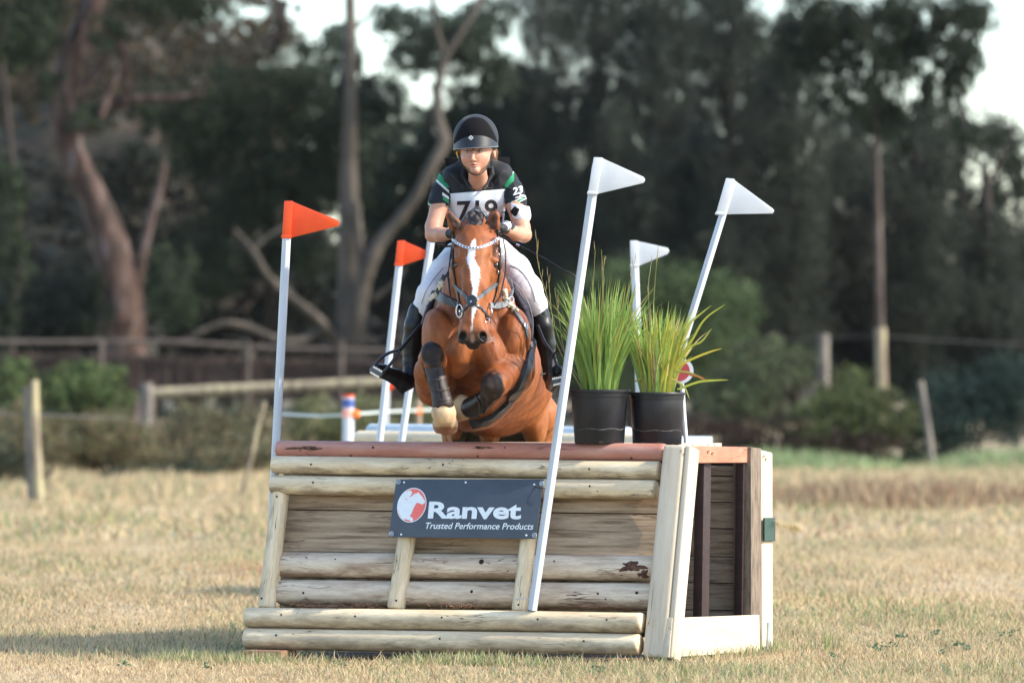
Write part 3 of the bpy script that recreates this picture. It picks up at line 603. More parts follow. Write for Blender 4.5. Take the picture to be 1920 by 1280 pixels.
# stifle folds seen over the top rail
hp += [ell((1003, 790, 30.3), (26, 50), .03, ry=.12), ell((856, 800, 30.4), (20, 44), .03, ry=.12), ell((918, 822, 30.35), (18, 12), .03, ry=.2)]
BAY = np.array((.20, .054, .013)); BAYL = np.array((.34, .108, .029)); DARK = np.array((.013, .007, .005)); CRM = np.array((.52, .36, .21)); WHT = np.array((.78, .76, .74)); GREY = np.array((.10, .07, .06))
def seg_d(px, py, a, b):
    ax, ay = a; bx, by = b; q = (bx - ax) ** 2 + (by - ay) ** 2; t = np.clip(((px - ax) * (bx - ax) + (py - ay) * (by - ay)) / q, 0, 1)
    return np.hypot(px - ax - t * (bx - ax), py - ay - t * (by - ay)), t
def horse_col(V):
    px, py = topx(V); Y = V[:, 1]; n1 = vnoise(V, 9, 1); n2 = vnoise(V, 60, 2); n3 = vnoise(V, 260, 3)
    f = np.clip(.38 + .36 * n1 + .16 * n2, 0, 1)[:, None]; c = BAY * (1 - f) + BAYL * f * .9
    n4 = vnoise(V, 24, 5); c = c * (1 + .10 * n2 + .12 * n3 + .10 * n4)[:, None]
    def mixin(c, m, k): m = np.clip(m, 0, 1)[:, None]; return c * (1 - m) + k * m
    # breast and belly a little darker, hind quarters brighter
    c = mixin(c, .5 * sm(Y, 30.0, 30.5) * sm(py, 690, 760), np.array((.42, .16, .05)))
    # dark points
    head = (py < 655) & ((Y < 28.86) | (py < 520) & (Y < 29.0))
    kl = (np.hypot((px - 811) / 24, (py - 664) / 29) + .10 * n2 + .05 * n3); c = mixin(c, (Y < 28.90) * (1 - sm(kl, .85, 1.06)), np.array((.016, .009, .007)) * (1 + 1.6 * np.clip(n2, 0, 1))[:, None])
    c = mixin(c, (Y < 28.95) * sm(py, 684, 692) * (seg_d(px, py, (813, 686), (831, 762))[0] < 20), DARK)
    kr = (np.hypot((px - 921) / 25, (py - 728) / 32) + .10 * n2 + .05 * n3); c = mixin(c, (Y < 29.0) * (1 - sm(kr, .88, 1.08)), np.array((.022, .012, .008)) * (1 + 2.2 * np.clip(n2, 0, 1))[:, None])
    c = mixin(c, (Y < 29.1) * (px < 908) * sm(py, 737, 742) * (px > 845) * (py < 800) * (Y > 28.86) * (seg_d(px, py, (914, 745), (872, 766))[0] < 24), DARK)
    # pale fetlocks
    dl, _ = seg_d(px, py, (830, 770), (833, 786)); m = (Y < 29.02) * (px < 862) * (1 - sm(py + 2 * n2, 797, 803)) * sm(py + 3 * n3, 750, 757) * (px > 800)
    c = mixin(c, m, CRM * (1 + .12 * n2)[:, None]); c = mixin(c, (Y < 29.05) * (px < 864) * sm(py + 2 * n2, 800, 806) * (py > 790), np.array((.24, .10, .045)))
    m = (Y < 29.22) * (Y > 28.9) * (seg_d(px, py, (862, 764), (870, 764))[0] < 27) * sm(888 - px, 0, 8); c = mixin(c, m, CRM * .9)
    # face: blaze, muzzle, ears
    cx = np.interp(py, [450, 458, 470, 485, 500, 515, 530, 550, 553], [890, 888, 884, 882, 888, 890, 890, 889, 889]); wd = np.interp(py, [447, 453, 462, 472, 482, 492, 505, 520, 535, 548, 560], [0, 4, 5, 7, 8, 9, 8.5, 7, 5.5, 5, 4])
    e = np.abs(px - cx) - wd - 1.6 * n2 - 1.4 * n3; c = mixin(c, head * (py > 447) * (py < 556) * (1 - sm(e, -1.2, 1.2)) * (Y < 28.82), WHT)
    cx2 = np.interp(py, [560, 575, 598, 604, 622], [890, 889.5, 886, 885, 884]); wd2 = np.interp(py, [560, 578, 596, 604, 610, 618, 626], [4.5, 4.5, 1.5, .6, 1.2, 1.8, 0]); e = np.abs(px - cx2) - wd2 - .6 * n3
    c = mixin(c, head * (py > 558) * (py < 626) * (1 - sm(e, -.8, .8)), WHT * .95)
    c = mixin(c, head * sm(py + 4 * n2, 608, 634), np.array((.085, .045, .032)))
    for nx in (867.5, 905.5): c = mixin(c, head * (1 - sm(np.hypot((px - nx) / 8.0, (py - 632) / 12), .8, 1.1)), np.array((.010, .007, .006)))
    c = mixin(c, head * sm(py, 636, 641), np.array((.018, .012, .01)))
    c = mixin(c, head * (1 - sm(np.hypot((px - 886) / 5, (py - 634) / 9), .5, 1.2)), np.array((.28, .18, .14)))
    for ex in (849, 935): c = mixin(c, head * .7 * (1 - sm(np.hypot((px - ex) / 9, (py - 497) / 8), .5, 1.1)), DARK * 2)
    ear = (py < 432) & (Y < 29)
    for a, b, cx_ in (((857, 424), (844, 404), 0), ((924, 422), (928, 404), 0)):
        d_, t = seg_d(px, py, a, b); c = mixin(c, ear * (1 - sm(d_ / (10 - 4.5 * t), .8, 1.02)) * .92, np.array((.022, .010, .006)))
    c = mixin(c, ear * (1 - sm(py, 393, 400)), DARK)
    # hind cannons black; shade of the gap between hind legs painted into the coat
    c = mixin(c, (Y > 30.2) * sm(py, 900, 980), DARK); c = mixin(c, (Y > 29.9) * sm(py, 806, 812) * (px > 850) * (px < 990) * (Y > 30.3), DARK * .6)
    return np.clip(c, 0, 1)
horse = thing('horse', 'bay horse with white blaze jumping head on over the log jump', 'horse', Vector((P(935, 900, 30).x, 30.0, 0)))
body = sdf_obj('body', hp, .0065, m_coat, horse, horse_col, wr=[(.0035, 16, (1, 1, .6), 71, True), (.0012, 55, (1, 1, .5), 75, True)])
bvh = bvh_of(body)
# eyes
m_eye = MAT('dark_eye', (.012, .008, .006), rough=.08, spec=.8, coat=.6)
for x in (853.5, 930.5):
    s = MB(); c = P(x + (1 if x < 900 else -1), 497, 28.733)
    bm = bmesh.new(); bmesh.ops.create_uvsphere(bm, u_segments=16, v_segments=10, radius=.0175); bmesh.ops.translate(bm, verts=bm.verts, vec=c)
    me = bpy.data.meshes.new('eye'); bm.to_mesh(me); bm.free(); me.polygons.foreach_set('use_smooth', [True] * len(me.polygons)); link('eye', me, m_eye, horse)
# mane plaits and forelock
m_mane = MAT('dark_mane', (.006, .004, .0035), (.026, .013, .009), scale=60, rough=.5, bump=.6, bscale=200, sheen=.1)
sdf_obj('forelock', [ell((891, 406, 28.90), (17, 14), .01, ry=.05), ell((882, 410, 28.84), (6, 8), .005), ell((901, 411, 28.84), (6, 8), .005), ell((892, 409, 28.82), (6, 7), .005), ell((885, 422, 28.80), (6, 6), .004), ell((893, 424, 28.79), (5.5, 6), .004), ell((900, 427, 28.79), (5, 6), .004), ell((893, 435, 28.775), (5, 5), .004), ell((887, 416, 28.83), (9, 9), .006), ell((896, 420, 28.81), (9, 9), .006), ell((889, 427, 28.795), (8, 8), .006), ell((896, 432, 28.785), (7, 6), .006), ell((884, 402, 28.86), (9, 8), .006), ell((899, 405, 28.86), (9, 8), .006), ell((893, 395, 28.92), (10, 6), .006)], .0035, m_mane, horse)
for i in range(9):
    t = i / 8; x, y, d = 893 + 2 * math.sin(i * 2.1), 398 + 62 * t, 29.10 + .62 * t
    sdf_obj('mane_plait', [ell((x, y, d), (10, 9), .006, ry=.025), ell((x + 2, y - 6, d), (7, 6), .006, ry=.02)], .005, m_mane, horse)
def hair_tail():
    V = []; Fc = []; rg = np.random.default_rng(5)
    for k in range(160):
        a = rg.normal(0, .05, 3); p0 = np.array(P(937, 705, 31.05)) + np.array([a[0], a[1], a[2] * .5]); q = np.array([rg.normal(0, .10), .28 + rg.normal(0, .06), -.85 - rg.random() * .25]); b = len(V)
        for i in range(7):
            t = i / 6; c = p0 + q * np.array([t, math.sin(t * 2.2) * .9, t ** 1.4]); w_ = .010 * (1 - .7 * t); V += [c - (w_, 0, 0), c + (w_, 0, 0)]
            if i: j = b + 2 * i; Fc.append((j - 2, j - 1, j + 1, j))
    return link('tail', mesh('tail', V, Fc), m_mane, horse)
hair_tail()
# hooves
m_hoof = MAT('hoof_horn', (.10, .06, .04), (.20, .12, .075), scale=20, rough=.5, bump=.2)
m_hoofl = MAT('pale_hoof_horn', (.26, .12, .06), (.36, .19, .10), scale=20, rough=.45, bump=.2)
sdf_obj('hoof', [cone((835, 795, 28.93), (836, 800, 29.02), 24, 22, .01), ell((835, 816, 29.0), (30, 6), .006, ry=.12, sub=True)], .005, m_hoofl, horse)
sdf_obj('hoof', [cone((861, 766, 29.15), (856, 768, 29.24), 23, 24, .01)], .005, m_hoofl, horse)
for x in (866, 1000): sdf_obj('hoof', [cone((x, 1176, 30.85), (x, 1192, 30.8), 14, 18, .01)], .006, m_hoof, horse)
# leg boots
m_boot = MAT('brown_leg_boot', (.014, .009, .008), (.034, .020, .015), scale=14, rough=.55, bump=.3)
m_bootd = MAT('dark_leg_boot', (.006, .005, .006), (.013, .009, .009), scale=14, rough=.4, bump=.2)
lb = sdf_obj('leg_boot', chain([(814.5, 694, 28.815, 17.5), (820, 715, 28.795, 17), (828, 745, 28.765, 17.5), (830.5, 757, 28.76, 20)], .012) + [ell((831.5, 778, 28.70), (13, 18), .006, ry=.09, sub=True)], .004, m_boot, horse)
bb = bvh_of(lb)
m_strapd = MAT('boot_strap', (.022, .014, .011), (.04, .025, .018), scale=30, rough=.5)
for (a, b) in (((806, 709), (835, 706)), ((811, 729), (841, 728)), ((814, 747), (844, 746))):
    strap('boot_strap', bb, [a, ((a[0] + b[0]) / 2, a[1] + 3), b], 5, m_strapd, lb, th=.003, d0=28.8)
strap('boot_seam', bb, [(820, 694), (824, 715), (830, 748)], 1.2, m_bootd, lb, th=.002)
m_bolt = MAT('pale_mark', (.75, .45, .12), (.8, .5, .2), rough=.5)
rb_ = sdf_obj('leg_boot', chain([(912, 745, 28.875, 17), (898, 757, 28.94, 18.5), (884, 764, 28.98, 20)], .012), .004, m_bootd, horse)
bb2 = bvh_of(rb_); strap('boot_strap', bb2, [(907, 738), (914, 752), (908, 775)], 4, m_strapd, rb_); strap('boot_strap', bb2, [(892, 742), (900, 760), (896, 783)], 4, m_strapd, rb_)
# ---- tack
m_leather = MAT('dark_leather', (.016, .018, .021), (.034, .037, .042), scale=30, rough=.42, spec=.5, bump=.15)
m_leatherg = MAT('grey_leather', (.06, .07, .08), (.11, .12, .135), scale=20, rough=.5, spec=.5, bump=.15)
m_black = MAT('black_leather', (.004, .0045, .006), (.009, .010, .012), scale=20, rough=.4, spec=.35)
m_silver = MAT('silver_metal', (.6, .6, .62), (.7, .7, .72), rough=.25, metal=1)
m_fleece = MAT('sheepskin', (.55, .48, .34), (.72, .66, .52), scale=90, rough=.95, bump=.9, bscale=140)
bridle = strap('browband', bvh, [(849, 449), (858, 456), (872, 463), (888, 465.5), (905, 463), (921, 456), (934, 447)], 5, MAT('white_browband', (.62, .64, .68), (.72, .74, .78), rough=.4), horse, th=.005)
s = MB()
bq = catmull([(851, 450.5), (858, 456), (872, 463), (888, 465.5), (905, 463), (921, 456), (932, 448.5)], 3)
for i in range(1, len(bq) - 1):
    c, n_, ok = cast(bvh, *bq[i]); s.tube([c + n_ * .007, c + n_ * .0095], .0042, 8)
s.build('browband_bead', MAT('navy_bead', (.02, .03, .09), rough=.15, spec=.8), bridle)
strap('cheekpiece', bvh, [(850, 433), (849.5, 450), (849, 475), (850.5, 500), (853.5, 520), (857, 540), (861, 560), (862, 578)], 4, m_black, horse, th=.005, d0=28.85)
strap('cheekpiece', bvh, [(931, 430), (934, 447), (936.5, 470), (936, 500), (934, 520), (930, 545), (925, 562), (921, 580)], 4, m_black, horse, th=.005, d0=28.85)
strap('headpiece', bvh, [(867, 417), (872, 408), (881, 399), (892, 395), (903, 398), (911, 406), (915, 414)], 4, m_leatherg, horse, th=.006, d0=28.93)
nb = strap('noseband', bvh, [(852, 534), (862, 544), (874, 556), (886, 566), (900, 556), (916, 543), (931, 532)], 8, m_leatherg, horse, th=.006, d0=28.8)
strap('noseband', bvh, [(886, 566), (877, 574), (868, 584), (863, 592)], 6, m_leather, horse, th=.006, d0=28.7)
strap('noseband', bvh, [(886, 566), (896, 574), (906, 583), (913, 592), (914, 598)], 6, m_leather, horse, th=.006, d0=28.7)
c, n_, ok = cast(bvh, 886, 564.5); s = MB(); s.tube([c + n_ * .004, c + n_ * .012, c + n_ * .016], [.029, .030, .024], 20); s.build('nose_disc', m_leather, nb, True)
s = MB(); s.tube([c + n_ * .016 + Vector((0, 0, -.006)), c + n_ * .019 + Vector((0, 0, -.006))], .005, 10); s.build('stud', m_silver, nb, True)
def ring(mb, c, r, th, ax=Vector((0, 1, 0)), n=18, sq=1):
    u = ax.cross(Vector((0, 0, 1))).normalized(); v = ax.cross(u).normalized(); mb.tube([c + u * math.cos(a) * r + v * math.sin(a) * r * sq for a in np.linspace(0, 2 * math.pi, n)], th, 6, False)
for x, y, d in ((861.5, 583, 28.69), (916.5, 586, 28.69)):
    s = MB(); ring(s, P(x, y, d), .028, .0035, Vector((.7, .5, 0)), sq=1.15); s.tube([P(x, y, d), P(888, y + 5, d + .04)], .006, 8); s.build('bit_ring', m_silver, horse, True)
s = MB(); ring(s, P(914, 601, 28.62), .011, .003, Vector((.2, 1, 0)), sq=1.2); s.build('buckle', m_silver, horse, True)
s = MB()
for k in range(6): ring(s, P(934 - k * .4, 470 + k * 8, 28.735), .009, .0022, Vector((.3 + .5 * (k % 2), 1, 0)), sq=1.2)
s.build('cheek_chain', m_silver, horse, True)
# reins from the bit back to the hands
s = MB(); s.tube([P(861, 582, 28.70), P(845, 560, 28.9), P(840, 520, 29.1), P(846, 470, 29.2), P(850, 448, 29.22)], .0045, 6); s.build('rein', m_black, horse, True)
s = MB(); s.tube([P(917, 585, 28.70), P(938, 556, 28.9), P(948, 510, 29.1), P(948, 470, 29.2), P(943, 445, 29.22)], .0045, 6); s.build('rein', m_black, horse, True)
# rolled rein loops at the withers
s = MB(); s.tube([P(x, y, d) for x, y, d in ((850, 452, 29.2), (835, 457, 29.15), (820, 458, 29.2), (826, 463, 29.25), (848, 461, 29.25))], .005, 6); s.build('rein', m_black, horse, True)
# breastplate
m_strapw = MAT('pale_grey_leather', (.17, .185, .195), (.25, .265, .28), scale=20, rough=.45, bump=.1)
bp_ = strap('breastplate', bvh, [(814, 548), (826, 556), (843, 564), (862, 573)], [22, 14], MAT('slate_breast_pad', (.045, .06, .08), (.07, .085, .105), scale=15, rough=.5), horse, th=.012)
strap('breastplate', bvh, [(917, 573), (930, 573), (944, 570), (953, 563)], [11, 13], m_strapw, horse, th=.010)
strap('breastplate_strap', bvh, [(818, 552), (823, 540), (829, 525), (833, 515)], 8, m_leather, horse, th=.008)
strap('breastplate_strap', bvh, [(951, 568), (955, 556), (959, 543), (955, 524)], 8, m_leatherg, horse, th=.008)
bs = strap('breastplate_strap', bvh, [(955, 566), (966, 584), (976, 600), (984, 616), (988, 632)], 8, m_leatherg, horse, th=.008)
s = MB(); c, n_, ok = cast(bvh, 954, 562); s.add(*[[], []]); ring(s, c + n_ * .016, .019, .004, n_, sq=.75); s.build('buckle', m_silver, bs, True)
s = MB(); c, n_, ok = cast(bvh, 983, 612); ring(s, c + n_ * .012, .012, .003, n_, sq=1.2); s.build('buckle', m_silver, bs, True)
def fleece(pts, rad):
    cs = [cast(bvh, x, y) for x, y in pts]; pr = []
    for i in range(len(cs) - 1):
        a, b = cs[i][0] + cs[i][1] * .008, cs[i + 1][0] + cs[i + 1][1] * .008; pr.append(dict(t='c', a=a, b=b, ra=rad, rb=rad, k=.004, flat=None, sub=False))
    rg = np.random.default_rng(3)
    for i in range(24):
        j = rg.integers(len(cs)); p_ = cs[j][0] + Vector(rg.normal(0, rad * .6, 3)); pr.append(dict(t='e', c=p_ + cs[j][1] * .01, r=(rad * .5,) * 3, k=.003, rot=0, tilt=0, sub=False))
    sdf_obj('sheepskin_pad', pr, .003, m_fleece, horse)
fleece([(808, 560), (814, 556), (816, 552)], .009); fleece([(825, 538), (829, 530), (828, 535)], .011)
fleece([(944, 546), (945, 553), (946, 560)], .012); fleece([(952, 570), (960, 577), (967, 584)], .012)
# girth
gi = strap('girth', bvh, [(996, 640), (994, 655), (990, 672), (983, 695), (972, 722), (956, 747), (938, 768), (915, 785), (897, 791), (884, 792)], [17, 30], MAT('grey_girth', (.009, .010, .012), (.02, .022, .025), scale=12, rough=.5, bump=.2), horse, th=.016, n=5, off=.006)
# whiskers
s = MB(); rg = np.random.default_rng(11)
for k in range(16):
    a = P(908 - rg.random() * 8, 628 + rg.random() * 14, 28.58); s.tube([a, a + Vector((.018 + rg.random() * .02, -.01, -.004 + rg.normal(0, .01))), a + Vector((.03 + rg.random() * .04, -.01, .0 + rg.normal(0, .02)))], .0005, 4, False)
s.build('whisker', MAT('pale_whisker', (.45, .40, .35)), horse)
# saddle with cloth
saddle = thing('saddle', 'black jumping saddle with navy cloth under the rider', 'saddle', P(897, 500, 29.95))
sdf_obj('seat', [ell((897, 520, 29.85), (42, 20), .04, ry=.26), ell((897, 500, 30.12), (44, 16), .04, ry=.06), ell((897, 505, 29.62), (22, 18), .03, ry=.05)], .008, m_black, saddle)
FL = ((0, 1, 0), 2.6)
fl_l = sdf_obj('flap', chain([(840, 515, 29.62, 9), (818, 545, 29.62, 9), (797, 578, 29.6, 8), (787, 610, 29.6, 8), (783, 645, 29.62, 6)], .01, FL), .006, m_black, saddle)
fl_r = sdf_obj('flap', chain([(950, 522, 29.62, 8), (975, 545, 29.6, 9), (992, 570, 29.58, 9), (1002, 600, 29.58, 9), (1004, 634, 29.6, 6)], .01, FL), .006, m_black, saddle)
m_cloth = MAT('navy_saddle_cloth', (.015, .018, .030), (.028, .032, .05), scale=60, rough=.8, bump=.3)
sdf_obj('saddle_cloth', chain([(838, 520, 29.5, 7), (820, 548, 29.48, 7), (805, 575, 29.48, 7), (796, 605, 29.5, 6)], .01, FL), .006, m_cloth, saddle)
sdf_obj('saddle_cloth', chain([(948, 526, 29.5, 7), (968, 552, 29.48, 8), (982, 578, 29.46, 9), (992, 608, 29.48, 8), (996, 640, 29.5, 6)], .01, FL), .006, m_cloth, saddle)
m_pipe = MAT('pale_piping', (.18, .20, .23), rough=.5)
s = MB(); s.tube([P(x, y, d) for x, y, d in catmull([(952, 520, 29.40), (978, 545, 29.37), (992, 572, 29.35), (999, 602, 29.37), (998, 634, 29.38)], 5)], .003, 6); s.build('piping', m_pipe, saddle, True)
s = MB(); s.tube([P(x, y, d) for x, y, d in catmull([(836, 518, 29.40), (816, 546, 29.38), (799, 578, 29.37), (790, 608, 29.38)], 5)], .003, 6); s.build('piping', m_pipe, saddle, True)
s = MB(); s.prism([P(993, 640, 29.36), P(999, 640, 29.36), P(1001, 664, 29.36)], Vector((0, .01, 0))); s.build('cloth_corner', MAT('white_cloth', (.75, .77, .8)), saddle)
# stirrups: leather, iron, tread
def stirrup(lab_pts, apex, l1, r1, d):
    s = MB(); s.tube([P(*p) for p in lab_pts], .009, 6); s.build('stirrup_leather', m_black, saddle, True)
    s = MB(); ir = s
    s.tube([P(*p) for p in catmull([l1, ((apex[0] + l1[0]) / 2 - 4, (apex[1] + l1[1]) / 2 - 7, d), apex, ((apex[0] + r1[0]) / 2 + 1, (apex[1] + r1[1]) / 2 + 3, d), r1], 5)], .0085, 8)
    o = s.build('stirrup_iron', m_leather, saddle, True)
    s = MB(); a, b = P(*l1), P(*r1); ax = (b - a).normalized(); ay = Vector((0, 1, 0)); ay = (ay - ax * ay.dot(ax)).normalized()
    s.box((a + b) / 2, ((b - a).length / 2 + .008, .032, .014), Matrix((ax, ay, ax.cross(ay))).transposed()); t_ = s.build('tread', m_leatherg, o, bevel=.004)
    s = MB()
    for i in range(5): c = a.lerp(b, (i + .5) / 5) + ax.cross(ay) * .016; s.box(c, (.004, .034, .005), Matrix((ax, ay, ax.cross(ay))).transposed())
    for i in range(5): c = a.lerp(b, (i + .5) / 5) - ax.cross(ay) * .016; s.box(c, (.004, .034, .005), Matrix((ax, ay, ax.cross(ay))).transposed())
    s.build('tread_grip', m_silver, t_)
stirrup([(792, 604, 29.42), (770, 632, 29.32), (750, 656, 29.25)], (748, 657, 29.25), (697, 692, 29.2), (714, 702, 29.2), 29.22)
stirrup([(1008, 610, 29.4), (1020, 640, 29.32), (1036, 663, 29.22)], (1037, 664, 29.2), (1036, 716, 29.16), (1054, 712, 29.16), 29.18)
s = MB(); s.tube([P(x, y, d) for x, y, d in catmull([(1036, 668, 29.2), (1044, 659, 29.18), (1052, 658, 29.16), (1056, 662, 29.16)], 5)], .006, 6); s.build('stirrup_arm', m_black, saddle, True)
# ================================================================= the rider
m_skin = MAT('skin', (.95, .93, .92), (1, 1, 1), scale=12, rough=.5, spec=.35, col=True, sub=.15)
SK = np.array((.49, .26, .175)); SKL = np.array((.66, .37, .26))
FD = 29.22                                   # face plane distance
rp = []
rp += [ell((893, 272, 29.37), (33.5, 34), .02, ry=.105)]                       # cranium
rp += [ell((891.5, 294, 29.33), (27.5, 29), .015, ry=.085)]                    # face
rp += [cone((890.5, 304, 29.30), (891.5, 317, 29.278), 18, 9.5, .012), ell((892, 320, 29.266), (6.5, 5.5), .01, ry=.02)]
rp += [ell((875.5, 297, 29.29), (9.5, 8), .015, ry=.03), ell((904.5, 296, 29.295), (9.5, 8), .015, ry=.03)]  # cheeks
rp += [cone((887.5, 284, 29.252), (886.4, 299, 29.222), 2.6, 4.0, .006), ell((882.8, 300.5, 29.238), (3.0, 2.4), .004), ell((890.6, 300.3, 29.238), (3.0, 2.4), .004)]  # nose
rp += [ell((877, 283.5, 29.238), (6.6, 4.2), .005, ry=.014, sub=True), ell((899, 283, 29.243), (6.6, 4.2), .005, ry=.014, sub=True)]            # sockets
rp += [cone((871, 279.5, 29.25), (883, 279, 29.24), 2.2, 2.4, .006), cone((893, 279, 29.242), (905, 279.5, 29.255), 2.4, 2.2, .006)]            # brows
rp += [cone((880, 308.4, 29.262), (888.8, 307.3, 29.247), 1.3, 1.7, .005), cone((888.8, 307.3, 29.247), (898.5, 308.4, 29.262), 1.7, 1.3, .005)] # upper lip
rp += [cone((883, 311.0, 29.258), (895.5, 311.0, 29.258), 1.7, 1.7, .005), ell((889.2, 311.4, 29.252), (5, 2.0), .005, ry=.01)]                      # lower lip
rp += [ell((889.2, 309.1, 29.232), (9.5, .9), .0025, ry=.02, sub=True)]
rp += [ell((926, 289, 29.40), (4.2, 8.5), .006, ry=.022), ell((859.5, 290, 29.40), (3, 8), .006, ry=.02)]  # ears
rp += chain([(895, 318, 29.38, 17), (897, 340, 29.46, 18.5), (897, 362, 29.56, 24)], .012)               # neck
rp += [cone((850, 345, 29.56), (945, 342, 29.56), 19, 19, .03), ell((895, 385, 29.66), (46, 56), .04, ry=.13), ell((893, 450, 29.84), (42, 60), .04, ry=.12), ell((893, 490, 29.96), (50, 40), .04, ry=.15)]
rp += chain([(834, 348, 29.54, 17), (823, 388, 29.46, 16.5), (813, 425, 29.42, 15.5), (812, 440, 29.40, 14.5)], .015)
rp += chain([(812, 440, 29.40, 14.5), (828, 440, 29.32, 13.5), (848, 438, 29.24, 10), (858, 436, 29.2, 9)], .012)
rp += chain([(955, 345, 29.54, 17), (966, 385, 29.46, 16.5), (978, 425, 29.42, 15.5), (982, 440, 29.40, 14.5)], .015)
rp += chain([(982, 440, 29.40, 14.5), (968, 438, 29.32, 13.5), (950, 430, 29.24, 10), (942, 427, 29.22, 9)], .012)
rp += chain([(872, 490, 29.9, 24), (834, 516, 29.68, 20), (806, 552, 29.5, 14), (788, 582, 29.5, 11), (775, 640, 29.53, 13), (771, 700, 29.52, 9), (765, 716, 29.5, 9), (722, 700, 29.4, 8)], .02)
rp += chain([(918, 490, 29.9, 24), (962, 508, 29.68, 20), (990, 543, 29.5, 15), (1010, 580, 29.5, 11), (1023, 650, 29.53, 12), (1030, 700, 29.52, 9), (1033, 722, 29.5, 8), (1044, 700, 29.3, 8)], .02)
def skin_col(V):
    px, py = topx(V); n = vnoise(V, 60, 21); c = SK * (1 + .05 * n)[:, None]; f = V[:, 1] < 29.31
    def mixin(c, m, k): m = np.clip(m, 0, 1)[:, None]; return c * (1 - m) + k * m
    for x in (873, 907): c = mixin(c, f * .38 * (1 - sm(np.hypot((px - x) / 10, (py - 300) / 7), .3, 1.1)), np.array((.72, .27, .20)))
    c = mixin(c, f * .35 * (1 - sm(np.hypot((px - 886) / 5, (py - 299) / 4), .3, 1.1)), np.array((.70, .30, .22)))
    e = np.hypot((px - 889.2) / 9.6, (py - 309.2) / 4.2); c = mixin(c, f * .6 * (1 - sm(e, .75, 1.08)), np.array((.46, .17, .14)))
    c = mixin(c, f * .9 * (1 - sm(np.hypot((px - 889.2) / 8.6, (py - 309.2) / .9), .6, 1.2)), np.array((.16, .05, .05)))
    for x, s_ in ((877, 1), (899, -1)):
        c = mixin(c, f * .62 * (1 - sm(np.hypot((px - x) / 7.5, (py - 283.4) / 4.2), .6, 1.1)), np.array((.30, .14, .10)))
        yb = 278.9 + .0 * px; c = mixin(c, f * .85 * (1 - sm(np.hypot((px - x - s_ * -1) / 7.5, (py - yb) / 1.5), .7, 1.15)), np.array((.06, .025, .015)))
    for x in (883.5, 890): c = mixin(c, f * .8 * (1 - sm(np.hypot((px - x) / 1.6, (py - 303.2) / 1.1), .5, 1.3)), np.array((.14, .05, .04)))
    # faint ink mark on the right forearm
    return np.clip(c, 0, 1)
rider = thing('person', 'young rider in black helmet, white bib 719 and white breeches on the bay horse', 'person', P(893, 500, 29.95))
sdf_obj('body', rp, .0026, m_skin, rider, skin_col) if False else None
def split_body():
    # one continuous surface at a fine grid for the head, the rest coarser would leave a seam: use one grid
    return sdf_obj('body', rp, .0034, m_skin, rider, skin_col)
rb = split_body(); rbv = bvh_of(rb)
m_eyew = MAT('eye_white', (.26, .24, .23), rough=.15, spec=.6); m_iris = MAT('brown_iris', (.035, .02, .012), rough=.1, spec=.7)
def ball(name, c, r, mat, par, sc=(1, 1, 1)):
    bm = bmesh.new(); bmesh.ops.create_uvsphere(bm, u_segments=14, v_segments=8, radius=r); bmesh.ops.scale(bm, verts=bm.verts, vec=sc); bmesh.ops.translate(bm, verts=bm.verts, vec=c)
    me = bpy.data.meshes.new(name); bm.to_mesh(me); bm.free(); me.polygons.foreach_set('use_smooth', [True] * len(me.polygons)); return link(name, me, mat, par)
for x in (877, 899):
    c = P(x, 283.8, 29.258 if x < 880 else 29.262); e = ball('eye', c, .0118, m_eyew, rider, (1.15, 1, .62)); ball('iris', c + Vector((-.001, -.0085, .0004)), .0048, m_iris, e)
    s = MB(); s.tube([P(x + a * 5.8, 281.6 + abs(a) ** 2 * 1.8, 29.246 + .004 * abs(a)) for a in (-1, -.6, -.2, .2, .6, 1)], .0011, 6); s.build('eyelash', m_iris, rider, True)
# hair
m_hair = MAT('brown_hair', (.16, .085, .04), (.30, .17, .08), scale=60, rough=.5, bump=.5, bscale=160)
sdf_obj('hair', [ell((893, 281, 29.46), (33, 30), .01, ry=.08), cone((927, 280, 29.40), (929, 292, 29.44), 4, 3.2, .006), cone((916, 279, 29.33), (921, 290, 29.36), 3.2, 2.4, .004), cone((862.5, 279, 29.33), (861, 289, 29.37), 3, 2.2, .004), ell((897, 318, 29.55), (17, 18), .01, ry=.04)], .003, m_hair, rider)
s = MB(); rg = np.random.default_rng(4)
for k in range(22):
    a = P(925 + rg.random() * 5, 276 + rg.random() * 6, 29.40 + rg.random() * .04); s.tube([a, a + Vector((.006 + rg.random() * .012, 0, -.016)), a + Vector((rg.normal(.004, .01), 0, -.045 - rg.random() * .02))], .0009, 4, False)
s.build('hair_wisp', m_hair, rider)
# helmet
m_helm = MAT('black_fabric_helmet', (.007, .009, .012), (.013, .017, .022), scale=40, rough=.72, bump=.15, sheen=.1)
m_helmi = MAT('black_velvet', (.003, .003, .004), rough=.9, spec=.2)
m_visor = MAT('matt_black_visor', (.010, .012, .015), (.015, .018, .022), scale=60, rough=.5, bump=.2, bscale=300)
hel = sdf_obj('helmet', [ell((892, 260, 29.40), (43, 46), .01, ry=.142, rot=-3), ell((892, 306, 29.36), (60, 30), .008, ry=.3, sub=True), ell((892, 282, 29.26), (36, 14), .01, ry=.1, sub=True)], .003, m_helm, rider)
hb = bvh_of(hel)
